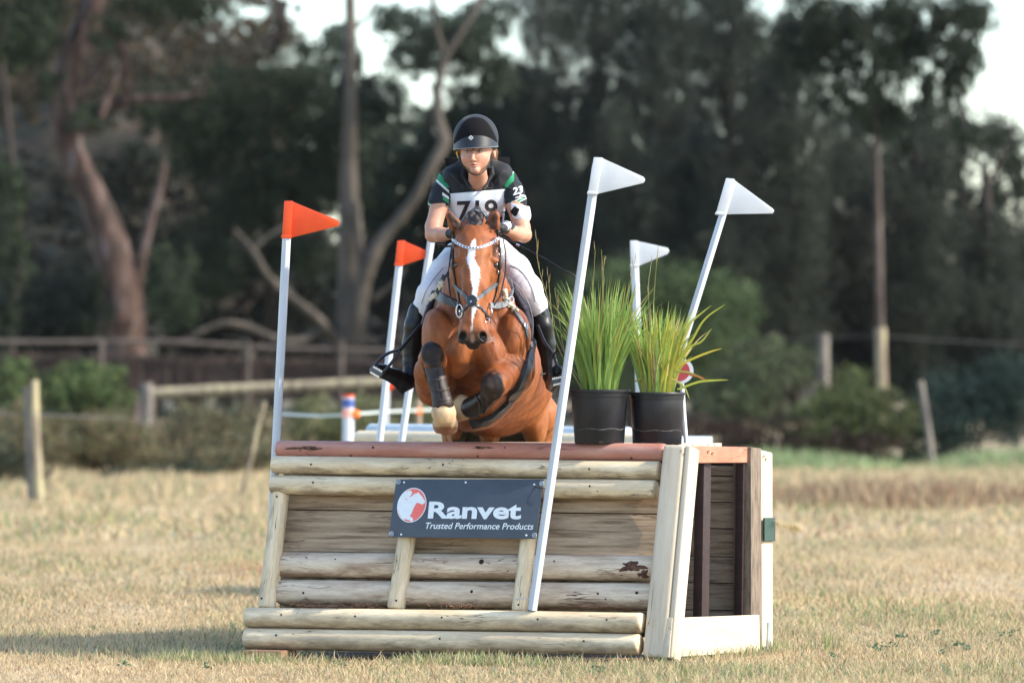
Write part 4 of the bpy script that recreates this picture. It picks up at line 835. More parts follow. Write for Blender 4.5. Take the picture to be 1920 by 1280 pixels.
# dark front panel lying on the shell, then the visor
V = []; Fc = []; nu, nv = 25, 9
for i in range(nu):
    a = -1 + 2 * i / (nu - 1); x = 891.5 + 40 * a
    for j in range(nv):
        t = j / (nv - 1); yt = 221 + 44 * abs(a) ** 2.6; yb = 272 - 2 * abs(a); y = yt * (1 - t) + yb * t; h, n_, ok = cast(hb, x, y, 29.3); V.append(h + n_ * .0025)
for i in range(nu - 1):
    for j in range(nv - 1): k = i * nv + j; Fc.append((k, k + nv, k + nv + 1, k + 1))
link('front_panel', mesh('front_panel', V, Fc), m_helmi, hel)
V = []; Fc = []; nu, nv = 33, 8
for s_ in (0, 1):
    for i in range(nu):
        a = -1 + 2 * i / (nu - 1); an = a * 1.45
        for j in range(nv):
            t = j / (nv - 1)       # root (on the shell) -> rim
            x = 892 + 42 * math.sin(an) / math.sin(1.45); zroot = 271 - 25.5 * (1 - abs(a) ** 2.0); zrim = 277.5 - 3.0 * a - .5 * (1 - a * a)
            d = 29.405 - .135 * math.cos(an) * (1 + .0 * t) - .052 * t * math.cos(an) ** .8
            y = zroot * (1 - t) + zrim * t; p_ = P(x, y, d); V.append(p_ + Vector((0, .004, -.004)) * s_)
n_ = nu * nv
for i in range(nu - 1):
    for j in range(nv - 1):
        k = i * nv + j; Fc += [(k, k + 1, k + nv + 1, k + nv), (n_ + k, n_ + k + nv, n_ + k + nv + 1, n_ + k + 1)]
    k = i * nv + nv - 1; Fc.append((k, n_ + k, n_ + k + nv, k + nv)); k = i * nv; Fc.append((k, k + nv, n_ + k + nv, n_ + k))
vis = link('visor', mesh('visor', V, Fc), m_visor, hel)
s = MB(); s.tube([P(892 + 42 * math.sin(a * 1.45) / math.sin(1.45), 277.8 - 3 * a - .5 * (1 - a * a), 29.405 - .187 * math.cos(a * 1.45) ** .95) for a in np.linspace(-.97, .97, 25)], .0028, 6)
s.build('visor_rim', MAT('grey_rim', (.14, .15, .16), rough=.35), vis, True)
s = MB(); c = P(883, 258.5, 29.232); k = 5.2 / 366; tl = Vector((0, -.45, 1)).normalized()
s.add([c + tl * k, c + Vector((k, 0, 0)), c - tl * k, c - Vector((k, 0, 0))], [(0, 1, 2, 3)]); em_ = s.build('diamond_badge', m_white, vis)
s = MB(); cc = c + Vector((0, -.0012, 0)); s.tube([cc + (Vector((1, 0, 0)) * math.cos(a) + tl * math.sin(a)) * .0045 for a in np.linspace(0, 6.28, 13)], .0009, 5, False); s.build('badge_mark', m_visor, em_)
# chin harness
m_web = MAT('black_webbing', (.01, .01, .012), (.02, .02, .024), scale=80, rough=.6)
def band(pts, r, name='chin_strap', mat=m_web, par=None, fl=None):
    s = MB(); s.tube([P(*p) for p in catmull(pts, 5)], r, 6); return s.build(name, mat, par or hel, True)
band([(857, 279, 29.36), (860, 292, 29.35), (865, 305, 29.325), (873, 316, 29.30), (883, 325, 29.275), (893, 328.3, 29.262), (903, 325, 29.27), (911, 317, 29.29), (917, 309, 29.315)], .0035)
band([(858, 280, 29.38), (863, 298, 29.37), (870, 312, 29.33), (880, 323, 29.29)], .003)
band([(923, 276, 29.35), (922, 288, 29.34), (919, 300, 29.325), (917, 309, 29.315)], .0042)
band([(928, 291, 29.42), (921, 301, 29.34)], .003)
s = MB()
for (x, y) in ((917, 308), (918, 313), (915, 304)): ring(s, P(x, y, 29.305), .0045, .0016)
s.build('buckle', m_leatherg, hel, True)
s = MB(); s.box(P(856.5, 287, 29.35), (.004, .006, .009)); s.build('yellow_tag', MAT('yellow_tag', (.85, .45, .02)), hel, bevel=.001)
# shirt
m_cloth_c = MAT('shirt_fabric', (.85, .85, .85), (1, 1, 1), scale=30, rough=.8, bump=.35, bscale=45, col=True, sheen=.1)
NAVY = np.array((.006, .010, .016)); GRN = np.array((.01, .24, .095)); WH = np.array((.62, .65, .67))
sp = [cone((848, 345, 29.56), (945, 342, 29.56), 23, 23, .03), ell((895, 390, 29.66), (50, 58), .04, ry=.14)]
sp += chain([(840, 340, 29.54, 22), (829, 362, 29.50, 21), (822.5, 382, 29.47, 20.5)], .012) + chain([(948, 338, 29.54, 22), (960, 358, 29.50, 21), (967, 378, 29.47, 20.5)], .012)
sp += [ell((820.5, 405, 29.46), (25, 19.5), .002, ry=.2, rot=15, sub=True), ell((970.5, 402, 29.46), (27, 20), .002, ry=.2, rot=-20, sub=True), ell((820, 425, 29.44), (35, 24), .002, ry=.2, sub=True), ell((975, 425, 29.44), (35, 24), .002, ry=.2, sub=True)]
def shirt_col(V):
    px, py = topx(V); c = np.tile(NAVY, (len(V), 1)); n = vnoise(V, 80, 31); c = c * (1 + .15 * n)[:, None]
    def put(m, k): c[m] = k
    # shoulder panels with stripes: distance along the arm from the shoulder seam
    L_ = (px < 842) & (V[:, 1] < 29.62); q = (py - 326) - .9 * (px - 825) ; put(L_ & (q > 0) & (q < 16) & (py < 352) & (px > 821), GRN); put(L_ & (q >= 16) & (q < 21) & (py < 362), WH)
    put(L_ & (np.abs(py - 365 - .7 * (px - 832)) < 2.6) & (px > 829), WH); put(L_ & (np.abs(py - 372 - .7 * (px - 832)) < 3) & (px > 831), GRN)
    Rr = (px > 945) & (V[:, 1] < 29.62); q = (py - 324) + .9 * (px - 963); put(Rr & (q > 0) & (q < 16) & (px < 964) & (py < 352), GRN); put(Rr & (np.abs(q + 2) < 2) & (px < 966), WH * .8)
    # hems
    hl = py - (383 + .52 * (px - 812)); put(L_ & (hl > 0.5) & (hl <= 3) & (px < 845), GRN); put(L_ & (hl > 3) & (hl < 5.5), WH)
    hr = py - (386 - .52 * (px - 955)); put(Rr & (hr > -5) & (hr <= -2.4), WH); put(Rr & (hr > -2.4) & (hr < 1.5), GRN); put(Rr & (hr > 1.5) & (hr < 3.4), WH)
    return c
shirt = sdf_obj('shirt', sp, .0032, m_cloth_c, rider, shirt_col, wr=[(.0028, 42, (1, 1, 1.6), 81, True)]); sb_ = bvh_of(shirt)
def px_text(name, body, x0, x1, yb, yt, bv, mat, par, bold=0, shear=0, off=.003, rot=0, d0=29.4, cap=.72):
    V, Fc = text_mesh(body, 1, bold, shear); xa, xb = V[:, 0].min(), V[:, 0].max(); Q = []
    for v in V:
        x = x0 + (x1 - x0) * (v[0] - xa) / (xb - xa); y = yb + (yt - yb) * v[1] / cap + rot * (x - x0); h, n_, ok = cast(bv, x, y, d0); Q.append(h + Vector((0, -1, 0)) * off)
    s = MB(); s.add(Q, Fc); return s.build(name, mat, par)
m_wtext = MAT('white_lettering', (.75, .78, .8), rough=.6)
px_text('sleeve_number', '23', 962, 980, 366, 352, sb_, m_wtext, shirt, .02, 0, rot=-.25)
strap('sleeve_text_line', sb_, [(966, 371), (973, 369), (980, 366)], 1.6, m_wtext, shirt, th=.001)
# body protector vest with collar, bib over it
m_vest = MAT('black_body_protector', (.006, .008, .011), (.013, .017, .022), scale=12, rough=.75, bump=.5, bscale=30, sheen=.1)
vp = [ell((893, 372, 29.60), (57, 66), .02, ry=.165), ell((893, 425, 29.74), (50, 60), .03, ry=.16)]
vp += [cone((868, 312, 29.50), (846, 330, 29.52), 13, 17, .02), cone((921, 309, 29.50), (943, 324, 29.52), 13, 17, .02), cone((850, 335, 29.50), (860, 370, 29.52), 20, 24, .03), cone((938, 330, 29.50), (930, 370, 29.52), 20, 24, .03)]
vp += [cone((895, 296, 29.30), (895, 334, 29.40), 24, 17, .006, ), cone((895, 334, 29.40), (895.5, 354, 29.43), 17, 4, .006)]
vp[-1]['sub'] = True; vp[-2]['sub'] = True
vest = sdf_obj('body_protector', vp, .0034, m_vest, rider, wr=[(.0022, 30, (1, 1, 1), 83, True)]); vb = bvh_of(vest)
s = MB(); s.prism([P(833, 296, 29.66), (P(859, 297, 29.64)), P(861, 316, 29.62), P(838, 314, 29.64)], Vector((0, .03, 0))); s.prism([P(925, 293, 29.64), P(955, 295, 29.66), P(957, 313, 29.64), P(930, 311, 29.62)], Vector((0, .03, 0)))
s.build('back_flap', m_helmi, vest, bevel=.003)
sdf_obj('collar', [cone((871, 307, 29.49), (868, 330, 29.45), 5, 4, .01), cone((868, 330, 29.45), (884, 357, 29.415), 4, 2.5, .01), cone((921, 304, 29.49), (923, 326, 29.45), 5, 4, .01), cone((923, 326, 29.45), (906, 355, 29.415), 4, 2.5, .01)], .0032, m_vest, vest)
s = MB()
for (x0, y0, x1, y1) in ((865, 347, 880, 354), (907, 343, 923, 352)):
    for a, b in (((x0, y0), (x1, y0)), ((x1, y0), (x1, y1)), ((x1, y1), (x0, y1)), ((x0, y1), (x0, y0)), ((x0, (y0 + y1) / 2), (x1, (y0 + y1) / 2))):
        pa, pb = cast(vb, *a)[0] + Vector((0, -.012, 0)), cast(vb, *b)[0] + Vector((0, -.012, 0)); s.tube([pa, pb], .0022, 5)
s.build('clip', m_leather, vest)
V = []; Fc = []; nu, nv = 22, 16
for i in range(nu):
    a = i / (nu - 1)
    for j in range(nv):
        t = j / (nv - 1); x = (839 + 1 * t) * (1 - a) + (948 - 4 * t * t) * a; yt = 363.5 - 9 * a; yb = 430 - 8 * a; y = yt * (1 - t) + yb * t
        h, n_, ok = cast(vb, min(max(x, 841), 945), y, 29.45); w_ = .0015 * math.sin(a * 9 + t * 3) + .0012 * math.sin(t * 8 + a * 2); V.append(P(x, y, h.y - .008 - w_))
for i in range(nu - 1):
    for j in range(nv - 1): k = i * nv + j; Fc.append((k, k + nv, k + nv + 1, k + 1))
m_bib = MAT('white_bib', (.58, .61, .65), (.66, .69, .73), scale=14, rough=.8, bump=.5, bscale=10)
bib = link('bib', mesh('bib', V, Fc), m_bib, rider); md = bib.modifiers.new('s', 'SOLIDIFY'); md.thickness = .002; bbv = bvh_of(bib)
m_num = MAT('dark_numerals', (.018, .015, .018), rough=.8)
px_text('bib_number', '719', 857, 933, 415, 377, bbv, m_num, bib, .022, 0, .026, -.045)
strap('zip', vb, [(895, 355), (895, 362), (895, 372)], 2.5, m_leatherg, vest, th=.002)
for q_ in ([(845, 326), (856, 338), (866, 350), (870, 362)], [(945, 320), (934, 334), (926, 346), (922, 360)]): strap('seam', vb, q_, 1.2, m_leather, vest, th=.0015)
# armband, watch, gloves
ab = sdf_obj('armband', chain([(972, 383, 29.455, 20), (977, 404, 29.435, 19)], .006) + [ell((973, 376, 29.45), (30, 9), .003, ry=.15, rot=-14, sub=True)], .003, MAT('white_armband', (.72, .74, .76), (.8, .82, .84), scale=20, rough=.3, bump=.6, bscale=14), rider)
ab2 = bvh_of(ab); strap('armband_patch', ab2, [(962, 392), (966, 398), (969, 400)], 15, m_helmi, ab, th=.006)
s = MB(); s.box(P(966, 396, 29.385), (.016, .006, .020), Matrix.Rotation(R(25), 3, 'Y')); s.build('armband_patch', m_helmi, ab, bevel=.004)
s = MB(); c = P(948.5, 424, 29.185); ax = Vector((.25, -1, .15)).normalized(); s.tube([c - ax * .004, c + ax * .006], .0285, 22); wt = s.build('watch', m_leather, rider, True)
s = MB(); ring(s, c + ax * .007, .0235, .0035, ax, 26); s.build('bezel', m_silver, wt, True); s = MB(); s.tube([c + ax * .005, c + ax * .0075], .021, 22); s.build('watch_face', MAT('watch_glass', (.45, .5, .52), (.7, .75, .78), scale=50, rough=.1), wt, True)
sdf_obj('watch_strap', [cone((950, 428, 29.245), (953, 428, 29.27), 12.5, 13, .005)], .003, m_web, wt)
def glove(cx, cy, d, sx):
    g = [ell((cx, cy, d), (11, 9), .008, ry=.035), cone((cx, cy, d), (cx + sx * 9, cy + 1, d + .03), 9, 9.5, .01)]
    for k in range(4):                        # four fingers curled round the rein
        y = cy - 7 + 4.6 * k; L_ = (9, 10.5, 10, 8)[k]
        g += [cone((cx - sx * 2, y, d - .03), (cx - sx * (2 + L_ * .8), y + 1, d - .045), 2.7, 2.5, .003), cone((cx - sx * (2 + L_ * .8), y + 1, d - .045), (cx - sx * (L_ + 1), y + 2, d - .02), 2.5, 2.3, .002), cone((cx - sx * (L_ + 1), y + 2, d - .02), (cx - sx * (L_ - 3), y + 2.5, d - .005), 2.3, 2.0, .002)]
    g += [cone((cx, cy - 7, d - .01), (cx - sx * 5, cy - 12, d - .03), 3.4, 3, .004), cone((cx - sx * 5, cy - 12, d - .03), (cx - sx * 11, cy - 10, d - .035), 3, 2.4, .002)]
    return sdf_obj('glove', g, .0022, m_web, rider)
glove(853, 437, 29.17, -1); glove(938, 428, 29.17, 1)
# breeches
m_breech = MAT('white_breeches', (.66, .66, .67), (.73, .73, .74), scale=7, rough=.75, bump=.2, bscale=9, sheen=.1)
bq_ = [ell((893, 480, 29.95), (60, 46), .04, ry=.17)]
bq_ += chain([(866, 480, 29.88, 34), (834, 512, 29.68, 30), (806, 552, 29.5, 24.5), (790, 580, 29.5, 18), (785, 592, 29.5, 15)], .02)
bq_ += chain([(928, 480, 29.88, 36), (962, 508, 29.68, 33), (990, 543, 29.5, 27), (1007, 570, 29.5, 19), (1013, 588, 29.5, 15)], .02)
bre = sdf_obj('breeches', bq_, .0045, m_breech, rider, wr=[(.0016, 24, (1.3, 1, .7), 85, True), (.0006, 70, (1, 1, 1), 88, True)]); brv = bvh_of(bre)
strap('knee_patch_seam', brv, [(957, 497), (975, 507), (990, 525), (999, 545), (1004, 566)], 1.5, MAT('grey_seam', (.35, .36, .42)), bre, th=.0015)
strap('knee_patch_seam', brv, [(830, 503), (812, 525), (798, 548), (790, 570)], 1.5, bpy.data.materials['grey_seam'], bre, th=.0015)
# boots
m_rboot = MAT('polished_black_boot', (.004, .005, .006), (.009, .010, .012), scale=18, rough=.38, spec=.4, bump=.25, bscale=30)
bl = chain([(783, 582, 29.5, 17.5), (777, 610, 29.5, 19), (772, 645, 29.52, 18), (771, 680, 29.52, 15.5), (771, 700, 29.51, 15)], .012)
bl += chain([(770, 702, 29.5, 15), (764, 716, 29.48, 14), (742, 706, 29.42, 14), (718, 696, 29.34, 13), (707, 692, 29.30, 11)], .012) + [cone((770, 716, 29.5), (757, 728, 29.48), 12, 8, .006)]
rbt = sdf_obj('boot', bl, .0035, m_rboot, rider, wr=[(.0009, 34, (1, 1, 1.2), 91, True)])
s = MB(); s.tube([P(*p) for p in catmull([(702, 697, 29.28), (718, 706, 29.32), (738, 718, 29.4), (748, 729, 29.45), (756, 737, 29.47)], 4)], .010, 6); s.build('sole', m_web, rbt, True)
br2 = chain([(1013, 580, 29.5, 15), (1018, 610, 29.5, 18), (1024, 645, 29.52, 17), (1029, 680, 29.52, 14), (1031, 704, 29.5, 13)], .012)
br2 += chain([(1031, 706, 29.5, 13), (1035, 722, 29.46, 11.5), (1042, 708, 29.3, 13), (1045, 696, 29.19, 12)], .01)
rbt2 = sdf_obj('boot', br2, .0035, m_rboot, rider, wr=[(.0009, 34, (1, 1, 1.2), 93, True)])
s = MB(); s.tube([P(1036, 733, 29.45), P(1046, 722, 29.28), P(1052, 708, 29.17)], .010, 6); s.build('sole', m_web, rbt2, True)
s = MB()
for i in range(7): y = 676 + i * 4.5; s.tube([P(752 + .9 * i, y, 29.46), P(758 + .4 * i, y + 1.5, 29.44), P(764, y + 3, 29.45)], .0022, 5)
s.build('lace', m_leather, rbt, True)
for (x, y, d, o_) in ((779, 700, 29.5, rbt), (1022, 700, 29.5, rbt2)):
    s = MB(); s.tube([P(x - 9, y + 2, d - .06), P(x, y, d - .04), P(x + 6 * (1 if x < 900 else -1), y + 2, d + .03)], .004, 6); s.build('spur_strap', m_leather, o_, True)
# whip in the rider's left hand
s = MB(); s.tube([P(*p) for p in ((931, 436, 29.16), (945, 446, 29.14), (980, 464, 29.12), (1020, 484, 29.08), (1060, 508, 29.04))], [.0052, .005, .0045, .0034, .0026], 8)
wh = thing('riding_whip', 'thin black riding whip pointing from the rider towards the white pole', 'whip', P(940, 440, 29.15)); s.build('shaft', m_black, wh, True)
s = MB(); s.tube([P(1060, 508, 29.04), P(1070, 513, 29.03), P(1077, 518, 29.02), P(1080, 522, 29.02)], [.004, .0055, .007, .0035], 6); s.build('flapper', m_web, wh, True)
s = MB(); s.tube([P(968, 458, 29.125), P(974, 461, 29.122)], .0062, 8); s.build('ferrule', m_silver, wh, True)
# ================================================================= potted grasses
def blade_geo(B, Dr, L, Wd, bend, rgc, cbase, ctip, nseg=5, zf=None):
    """curved blades: B (n,3) roots, Dr (n,2) lean heading, L lengths, Wd widths, bend tip angle from vertical (rad)"""
    n = len(B); T = np.linspace(0, 1, nseg + 1); V = np.zeros((n, nseg + 1, 2, 3)); C = np.zeros((n, nseg + 1, 2, 3))
    tw = rgc.random(n) * 6.28; side = np.stack([np.cos(tw), np.sin(tw) * .4, np.zeros(n)], 1); side /= np.linalg.norm(side, axis=1)[:, None]
    p = B.copy(); a0 = bend[:, 0]; a1 = bend[:, 1]
    for i, t in enumerate(T):
        if i:
            an = a0 + (a1 - a0) * (t - .5 / nseg) ** 1.4; st = L / nseg; p = p + np.stack([np.sin(an) * Dr[:, 0] * st, np.sin(an) * Dr[:, 1] * st, np.cos(an) * st], 1)
        w_ = Wd * (1 - t ** 2.2) * .5 + .0002
        V[:, i, 0] = p - side * w_[:, None]; V[:, i, 1] = p + side * w_[:, None]
        cc = cbase * (1 - t) + ctip * t; C[:, i, 0] = cc; C[:, i, 1] = cc
    base = (np.arange(n) * (nseg + 1) * 2)[:, None]; Q = []
    for i in range(nseg): k = i * 2; Q.append(np.stack([base[:, 0] + k, base[:, 0] + k + 1, base[:, 0] + k + 3, base[:, 0] + k + 2], 1))
    return V.reshape(-1, 3), np.concatenate(Q), C.reshape(-1, 3)
m_blade = MAT('grass_blade', (.9, .9, .9), (1, 1, 1), scale=20, rough=.5, col=True, trans=.35, spec=.35)
m_pot = MAT('black_plastic_pot', (.008, .009, .012), (.018, .020, .026), scale=9, rough=.42, bump=.1, fine=.3, spec=.45)
m_scuff = MAT('dusty_scuff', (.02, .02, .02), (.09, .085, .08), scale=60, rough=.9)
m_soil = MAT('potting_soil', (.03, .02, .015), (.08, .05, .035), scale=60, rough=1, bump=1)
def pot(x0, x1, yt, yb, xb0, xb1, d, label, seed):
    c = P((x0 + x1) / 2, yb, d); R1 = (x1 - x0) / 2 * d / F; R0 = (xb1 - xb0) / 2 * d / F; h = (yb - yt) * d / F
    rt = thing('potted_grass', label, 'potted plant', c, 'potted grasses on the jump'); n = 48
    prof = [(R0 * .97, 0), (R0, .006), (R0 + (R1 * .93 - R0) * .38, h * .38), (R0 + (R1 * .93 - R0) * .385 + .002, h * .39), (R0 + (R1 * .93 - R0) * .8, h * .80), (R1 * .92, h * .86), (R1 * .935, h * .865), (R1 * .95, h * .945), (R1 * .995, h * .95), (R1, h * .965), (R1, h * .99), (R1 * .985, h), (R1 * .94, h), (R1 * .92, h * .9), (R1 * .85, h * .86), (0.001, h * .86)]
    V = [(c.x + r * math.cos(a), c.y + r * math.sin(a), c.z + z) for r, z in prof for a in np.linspace(0, 2 * math.pi, n, endpoint=False)]
    Fc = [(i * n + k, i * n + (k + 1) % n, (i + 1) * n + (k + 1) % n, (i + 1) * n + k) for i in range(len(prof) - 1) for k in range(n)] + [tuple(range(n))[::-1]]
    me = mesh('pot', V, Fc); me.set_sharp_from_angle(angle=R(40)); pt = link('pot', me, m_pot, rt)
    s = MB(); s.tube([c + Vector((0, 0, h * .862)), c + Vector((0, 0, h * .875))], R1 * .9, 24); s.build('soil', m_soil, rt)
    # chalky scuff line round the lower third, drainage notches at the foot
    rg = np.random.default_rng(seed); pts = []; s = MB()
    for a in np.linspace(math.pi * 1.06, math.pi * 1.94, 40):
        z = h * (.275 + .012 * math.sin(a * 7 + seed)); r = R0 + (R1 * .93 - R0) * .275 + .0005; pts.append(Vector((c.x + r * math.cos(a), c.y + r * math.sin(a), c.z + z)))
    vv = []; wv = .003 + .004 * np.abs(np.sin(np.arange(len(pts)) * .7 + seed)) * rg.random(len(pts))
    for p_, w_ in zip(pts, wv): vv += [p_ - Zv * w_, p_ + Zv * w_ * .4]
    s.add(vv, [(2 * i, 2 * i + 2, 2 * i + 3, 2 * i + 1) for i in range(len(pts) - 1)]); s.build('scuff', m_scuff, pt)
    s = MB()
    for a in (4.1, 4.75, 5.4): s.box(Vector((c.x + R0 * math.cos(a), c.y + R0 * math.sin(a), c.z + .008)), (.010, .004, .008))
    s.build('drain_hole', m_hole, pt)
    return rt, c + Vector((0, 0, h * .87)), R1 * .85
def leaves(rt, c, Rr, n, seed, g0, g1, lm, px_bias, hot, name='leaf_tuft'):
    rg = np.random.default_rng(seed); a = rg.random(n) * 6.28; r = np.sqrt(rg.random(n)) * Rr * .62
    B = np.stack([c.x + r * np.cos(a), c.y + r * np.sin(a), np.full(n, c.z)], 1)
    hd = np.stack([np.cos(a) + px_bias + rg.normal(0, .6, n), np.sin(a) * .8 + rg.normal(0, .5, n)], 1); hd /= np.linalg.norm(hd, axis=1)[:, None]
    L = lm * (.55 + .55 * rg.random(n)) ; W_ = .011 + .008 * rg.random(n); s0 = r / Rr * .25 + .05 * rg.random(n); s1 = s0 + np.abs(rg.normal(.22, .30, n)) * hot
    f = rg.random(n)[:, None]; cb = g0 * (1 - f) + g1 * f; tip = np.where(rg.random(n)[:, None] < .14, np.array((.42, .32, .10)), cb * 1.1)
    V, Q, C = blade_geo(B, hd, L, W_, np.stack([s0, s1], 1), rg, cb * 1.25, tip, 7); me = mesh(name, V, Q, True, np.clip(C, 0, 1)); link(name, me, m_blade, rt)
def stems(rt, pts, d, seed):
    rg = np.random.default_rng(seed); s = MB(); s2 = MB()
    for L_ in pts:
        q = catmull([(x, y, d + rg.normal(0, .02)) for x, y in L_], 6); pp = [P(*p_) for p_ in q]; s.tube(pp, list(np.linspace(.0025, .0012, len(pp))), 5, False)
        m = len(pp)
        for i in range(int(m * .45), m):
            if rg.random() < .42:
                a = pp[i]; sd_ = -1 if rg.random() < .5 else 1; s2.tube([a, a + Vector((sd_ * .004, 0, .02)), a + Vector((sd_ * .006, 0, .045 + .015 * rg.random()))], [.0008, .0022, .0006], 5, False)
    s.build('seed_stem', MAT('straw_stem', (.18, .20, .06), (.26, .24, .09), scale=20), rt, True); s2.build('seed_head', MAT('seed_husk', (.22, .14, .06), (.30, .26, .10), scale=30), rt, True)
G0, G1 = np.array((.16, .27, .055)), np.array((.29, .41, .11)); Y0, Y1 = np.array((.28, .30, .035)), np.array((.48, .44, .08))
p1, c1, r1 = pot(1066, 1182, 730, 831, 1077, 1170, 29.0, 'left black plastic pot of tall green grass on the deck of the log jump', 3)
leaves(p1, c1, r1, 330, 5, G0, G1, .57, .02, 1.1); leaves(p1, c1, r1, 90, 6, G0 * 1.2, Y0, .38, .1, .8); leaves(p1, c1, r1, 40, 8, np.array((.45, .40, .2)), np.array((.5, .48, .3)), .2, 0, .5)
stems(p1, [[(1110, 735), (1118, 640), (1112, 560), (1116, 470)], [(1120, 735), (1134, 640), (1130, 560), (1128, 468)], [(1126, 735), (1140, 660), (1134, 600), (1131, 510), (1136, 480)], [(1148, 735), (1170, 640), (1178, 560), (1190, 490)], [(1095, 735), (1046, 650), (1035, 590), (1028, 520)], [(1092, 735), (1050, 640), (1030, 570), (1010, 500), (1006, 450)], [(1100, 735), (1060, 660), (1049, 600), (1040, 540)]], 28.98, 2)
p2, c2, r2 = pot(1178, 1286, 735, 833, 1186, 1278, 29.05, 'right black plastic pot of arching yellow green grass beside the left pot', 7)
leaves(p2, c2, r2, 150, 15, Y0, Y1, .46, .30, 1.15); leaves(p2, c2, r2, 190, 16, G0 * 1.2, G1 * 1.2, .46, .15, 1.0); leaves(p2, c2, r2, 50, 18, np.array((.55, .42, .2)), np.array((.6, .5, .25)), .40, .4, 1.1)
stems(p2, [[(1215, 735), (1222, 640), (1226, 560), (1232, 480)], [(1212, 735), (1218, 640), (1216, 540), (1220, 500)]], 29.05, 4)
def big_leaf(rt, pts, d, w0, col):
    q = catmull(pts, 8); pp = [P(x, y, d) for x, y in q]; V = []; Fc = []; m = len(pp)
    for i, p_ in enumerate(pp):
        t = (pp[min(i + 1, m - 1)] - pp[max(i - 1, 0)]).normalized(); s_ = t.cross(Vector((0, 1, 0))).normalized(); w_ = w0 * math.sin(math.pi * min(1, .25 + .75 * i / (m - 1))) ** .6 + .0003; V += [p_ - s_ * w_, p_ + Vector((0, -.002, 0)), p_ + s_ * w_]
        if i: b = 3 * i; Fc += [(b - 3, b - 2, b + 1, b), (b - 2, b - 1, b + 2, b + 1)]
    link('leaf', mesh('leaf', V, Fc, True, np.tile(np.array(col), (len(V), 1))), m_blade, rt)
for pts, col in (([(1190, 715), (1230, 697), (1290, 698), (1318, 712)], (.30, .30, .06)), ([(1270, 730), (1310, 716), (1340, 713), (1366, 712)], (.38, .42, .06)), ([(1265, 690), (1300, 672), (1330, 660), (1354, 653)], (.5, .42, .05)), ([(1235, 705), (1262, 712), (1282, 725), (1293, 748)], (.42, .42, .10)), ([(1240, 720), (1290, 650), (1320, 600), (1360, 570)], (.36, .38, .05)), ([(1250, 720), (1290, 655), (1315, 640), (1335, 615)], (.34, .36, .05)), ([(1225, 730), (1260, 640), (1300, 600), (1334, 572)], (.40, .42, .07)), ([(1292, 702), (1310, 706), (1325, 713)], (.40, .14, .04))):
    big_leaf(p2, pts, 28.98, .0055, col)
# dry grass heads sticking out behind the rear post
s = MB(); rg = np.random.default_rng(9)
s.tube([P(x, y, 29.75) for x, y in ((1448, 974), (1460, 977), (1475, 981), (1490, 985), (1500, 992))], .0014, 5, False)
for k in range(46):
    t = rg.random() ** .7; x = 1452 + 48 * t; y = 975 + 10 * t + rg.random() * 4; s.tube([P(x, y, 29.75), P(x + 1, y + 4, 29.75), P(x + 2, y + 9 + rg.random() * 5, 29.75)], [.0008, .0028, .0006], 4, False)
o = s.build('dry_grass_head', MAT('dry_seed', (.40, .30, .14), (.5, .4, .2)), None, True); tag(o, 'drooping dry seed head sticking out behind the rear cream post', 'grass stem')
# ================================================================= ground
def gz(x, y):
    b = -.03 * np.exp(-((x + 1.35) / .8) ** 2 - ((y - 29.0) / .9) ** 2)
    q = (x - O.x) * W.x + (y - O.y) * W.y; r = (x - O.x) * U.x + (y - O.y) * U.y; b = b - .035 * sm(q, -.3, -.1) * (1 - sm(q, 1.3, 1.6)) * sm(r, -2.6, -2.3) * (1 - sm(r, -.1, .15))
    far = .9 * sm(np.asarray(y, float), 96, 130); return b + .012 * np.sin(x * 1.3 + y * .7) * sm(np.abs(np.asarray(y) - 29), 1.5, 4) + .01 * np.sin(x * .5 - y * .31 + 1) + far
xs = np.concatenate([[-400, -150, -60, -30], np.linspace(-14, 14, 113), [30, 60, 150, 400]]); ys_ = np.concatenate([[-200, -50, 0, 15], np.linspace(20, 45, 126), np.linspace(46, 150, 80), [170, 220, 400, 900]])
Xg, Yg = np.meshgrid(xs, ys_, indexing='ij'); Zg = gz(Xg, Yg); V = np.stack([Xg, Yg, Zg], -1).reshape(-1, 3); nx, ny = Xg.shape
i, j = np.meshgrid(np.arange(nx - 1), np.arange(ny - 1), indexing='ij'); k = (i * ny + j).ravel(); Q = np.stack([k, k + ny, k + ny + 1, k + 1], 1)
m_ground = MAT('dry_turf', (.20, .17, .09), (.38, .31, .18), (.48, .39, .25), scale=.9, stretch=(1, .35, 1), rough=.95, bump=.8, bscale=14, bstretch=(1, 1, 1), fine=.4)
g = link('ground', mesh('ground', V, Q), m_ground); tag(g, kind='structure')
def nz2(x, y, s=0):
    rg = np.random.default_rng(s); o = np.zeros(len(x))
    for k in range(7):
        a = rg.random() * 6.28; f = .35 * 1.55 ** k; o += np.sin((x * np.cos(a) + y * .45 * np.sin(a)) * f * 2 + rg.random() * 6.28) * .75 ** k
    return o / 1.9
